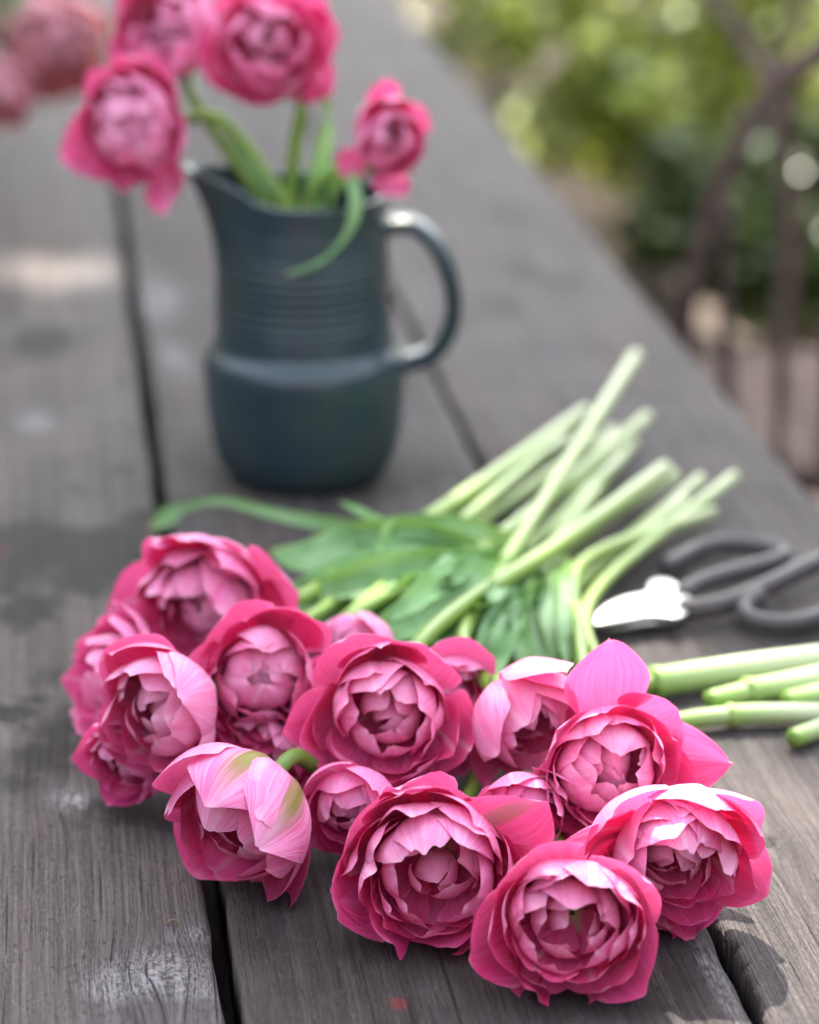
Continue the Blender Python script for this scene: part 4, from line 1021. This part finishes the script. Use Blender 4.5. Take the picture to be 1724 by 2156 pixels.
for i in range(7):
    dx = -.180 + i * .36 / 6
    V, F, UV = tube_data([cp(dx * .86, SEAT - .01), cp(dx * .95, (SEAT + hoop_z(dx)) / 2), cp(dx, hoop_z(dx) - .012)], lambda t: .0062 + .0025 * math.exp(-((t - .35) / .2) ** 2), n=14, m=8)
    mesh_obj('spindle', V, F, M_CHAIR, chair)
V = []
for r, z in ((0, -.038), (.86, -.038), (.97, -.028), (1.0, -.012), (.985, 0), (.90, .003), (.6, -.006), (0, -.008)):
    for j in range(40):
        a_ = 2 * math.pi * j / 40; c_, s_ = math.cos(a_), math.sin(a_)
        V.append((cc.x + r * .235 * np.sign(c_) * abs(c_) ** .8, CD + .20 + r * .225 * np.sign(s_) * abs(s_) ** .8, SEAT + z))
mesh_obj('seat', V, grid_faces(8, 40, True), M_CHAIR, chair)
for sx in (-1, 1):
    for sy in (-1, 1):
        V, F, UV = tube_data([Vector((cc.x + sx * .15, CD + .20 + sy * .14, SEAT - .03)), Vector((cc.x + sx * .175, CD + .20 + sy * .17, .24)), Vector((cc.x + sx * .20, CD + .20 + sy * .20, .035))], lambda t: .016 + .006 * math.sin(t * 3.1) - .004 * t, n=16, m=10)
        mesh_obj('leg', V, F, M_CHAIR, chair)
    V, F, UV = tube_data([Vector((cc.x + sx * .18, CD + .03, .20)), Vector((cc.x + sx * .18, CD + .37, .20))], .009, n=6, m=8); mesh_obj('stretcher', V, F, M_CHAIR, chair)

# leaning branch of the shrub behind the chair
def branch(o, pts, r0, r1, name='branch'):
    V, F, UV = tube_data(pts, lambda t: r0 + (r1 - r0) * t, n=26, m=9); return mesh_obj(name, V, F, M_BARK, o)
fb = pd(1660, 330, 3.7); fb.z = 0
fork = empty('bare_shrub', fb); tag(fork, 'bare leaning woody shrub rising behind the hoop-backed chair', 'shrub')
branch(fork, [fb - Vector((0, 0, .02)), pd(1660, 420, 3.7), pd(1620, 190, 3.7), pd(1560, 80, 3.75), pd(1490, -30, 3.8), pd(1430, -140, 3.85)], .017, .011, 'trunk')
branch(fork, [pd(1620, 190, 3.7), pd(1665, 60, 3.75), pd(1700, -80, 3.8)], .010, .006)

# ------------------------------------------------------------------ the tree whose crown shades the table
TB = Vector((-2.3, 3.6, 0))
tree = empty('shade_tree', TB); tag(tree, 'spreading garden tree whose crown shades the table', 'tree')
rs = np.random.RandomState(77)
# gaps in the crown: layout x, y, height, half size across, half size along (m)
GAPS = [(1690, 1925, 0, .055, .060), (1560, 2085, 0, .045, .030), (1640, 1660, 0, .05, .02), (1650, 1800, 0, .050, .050), (1590, 1960, 0, .050, .040), (1710, 2070, 0, .050, .050), (1330, 1400, 0, .055, .028), (1350, 1270, .012, .036, .014), (1620, 1430, .01, .075, .035), (1500, 1550, 0, .04, .012),
        (110, 570, 0, .060, .050), (1420, 1690, .065, .032, .012), (1290, 1440, .09, .034, .030), (1470, 1600, .06, .036, .030), (1210, 1820, .065, .030, .008), (880, 478, .185, .030, .035), (855, 742, .095, .022, .022),
        (660, 60, .33, .025, .03), (640, 1962, 0, .012, .008), (1120, 1420, .085, .03, .015)]
GP = [(pt(x, y, h) , a, b_) for x, y, h, a, b_ in GAPS]
n = 36000
sy = rs.uniform(.1, 5.2, n); sx = rs.uniform(-1.5, .95, n) - .14 * (sy - 1)
lift = rs.uniform(2.3, 3.9, n)
P = np.stack([sx, sy, np.full(n, T)], 1) + np.array(S)[None] * (lift / S.z)[:, None]
# thinner crown over the shrubs and chair: sun flecks come through
n2 = 500
sy2 = rs.uniform(2.2, 8.6, n2); sx2 = rs.uniform(.25, 2.3, n2)
P = np.concatenate([P, np.stack([sx2, sy2, np.full(n2, .4)], 1) + np.array(S)[None] * (rs.uniform(2.6, 3.9, n2) / S.z)[:, None]])
sx = np.concatenate([sx, sx2]); n = n + n2
sizes = np.concatenate([rs.uniform(.055, .085, n - n2), rs.uniform(.10, .15, n2)])
keep = np.ones(n, bool)
for c, a, b_ in GP:
    q = P - np.array(S)[None] * ((P[:, 2] - c.z) / S.z)[:, None]
    dx, dy = q[:, 0] - c.x, q[:, 1] - c.y
    keep &= ((dx / (a + .016)) ** 2 + (dy / (b_ + .020)) ** 2) > 1
keep &= ~((sx < -1.2) & (rs.rand(n) < .4))
P, sizes = P[keep], sizes[keep]
nr = np.array(S)[None] + rs.normal(size=P.shape) * .38
cf = leaf_cloud('crown', P, nr, sizes, M_FOL[0], tree, 78, asp=.62); cf['kind'] = 'stuff'
V, F, UV = tube_data([TB - Vector((0, 0, .05)), TB + Vector((.05, .1, 1.2)), TB + Vector((.3, .2, 2.4)), TB + Vector((.9, .4, 3.4))], lambda t: .13 - .06 * t, n=24, m=14)
mesh_obj('trunk', V, F, M_BARK, tree)
for e in [(-.2, 2.4, 3.5), (-.3, 4.2, 3.7), (.2, 5.3, 3.9), (.6, 3.6, 3.9), (-1.2, 5.5, 3.6), (-1.0, 2.6, 3.5)]:
    a = TB + Vector((.3, .2, 2.4)); e = Vector(e)
    V, F, UV = tube_data([a, (a + e) / 2 + Vector((0, 0, .25)), e], lambda t: .05 - .04 * t, n=16, m=8)
    mesh_obj('limb', V, F, M_BARK, tree)


# ------------------------------------------------------------------ unseen hedges added on three sides to block low sky light
def hedge(label, x0, x1, y0, y1, h, seed):
    rs = np.random.RandomState(seed)
    o = empty('hedge', ((x0 + x1) / 2, (y0 + y1) / 2, 0)); tag(o, label, 'hedge', 'unseen hedges added to block sky light')
    nx, nz = 24, 10; long_x = (x1 - x0) > (y1 - y0)
    V = []
    L0, L1 = (x0, x1) if long_x else (y0, y1); W0, W1 = (y0, y1) if long_x else (x0, x1)
    for i in range(nx):
        a = L0 + (L1 - L0) * i / (nx - 1); cm = (W0 + W1) / 2; hw = (W1 - W0) / 2 - .10
        for j in range(nz):
            t = math.pi * j / (nz - 1); w = cm - hw * np.sign(math.cos(t)) * abs(math.cos(t)) ** .4; z = (h - .12) * math.sin(t) ** .35
            w += .06 * mnoise.noise(Vector((a * 2, z * 2, seed)))
            V.append((a, w, z) if long_x else (w, a, z))
    mesh_obj('trunk', V, grid_faces(nx, nz), M_BARK, o)  # solid core behind the leaves that blocks sky, no real trunk
    k = 9000
    P = np.stack([rs.uniform(x0, x1, k), rs.uniform(y0, y1, k), rs.uniform(.05, h, k)], 1)
    f = leaf_cloud('foliage', P, rs.normal(size=(k, 3)), rs.uniform(.07, .12, k), M_FOL[2], o, seed); f['kind'] = 'stuff'
hedge('added sky-blocking hedge behind the near end of the table', -3.4, 3.6, -2.9, -2.2, 2.5, 301)
hedge('added sky-blocking hedge along the table side away from the chair', -3.3, -2.6, -2.0, 8.0, 2.5, 302)
hedge('added sky-blocking hedge across the garden beyond the chair', 3.0, 3.7, -2.0, 8.0, 2.3, 303)
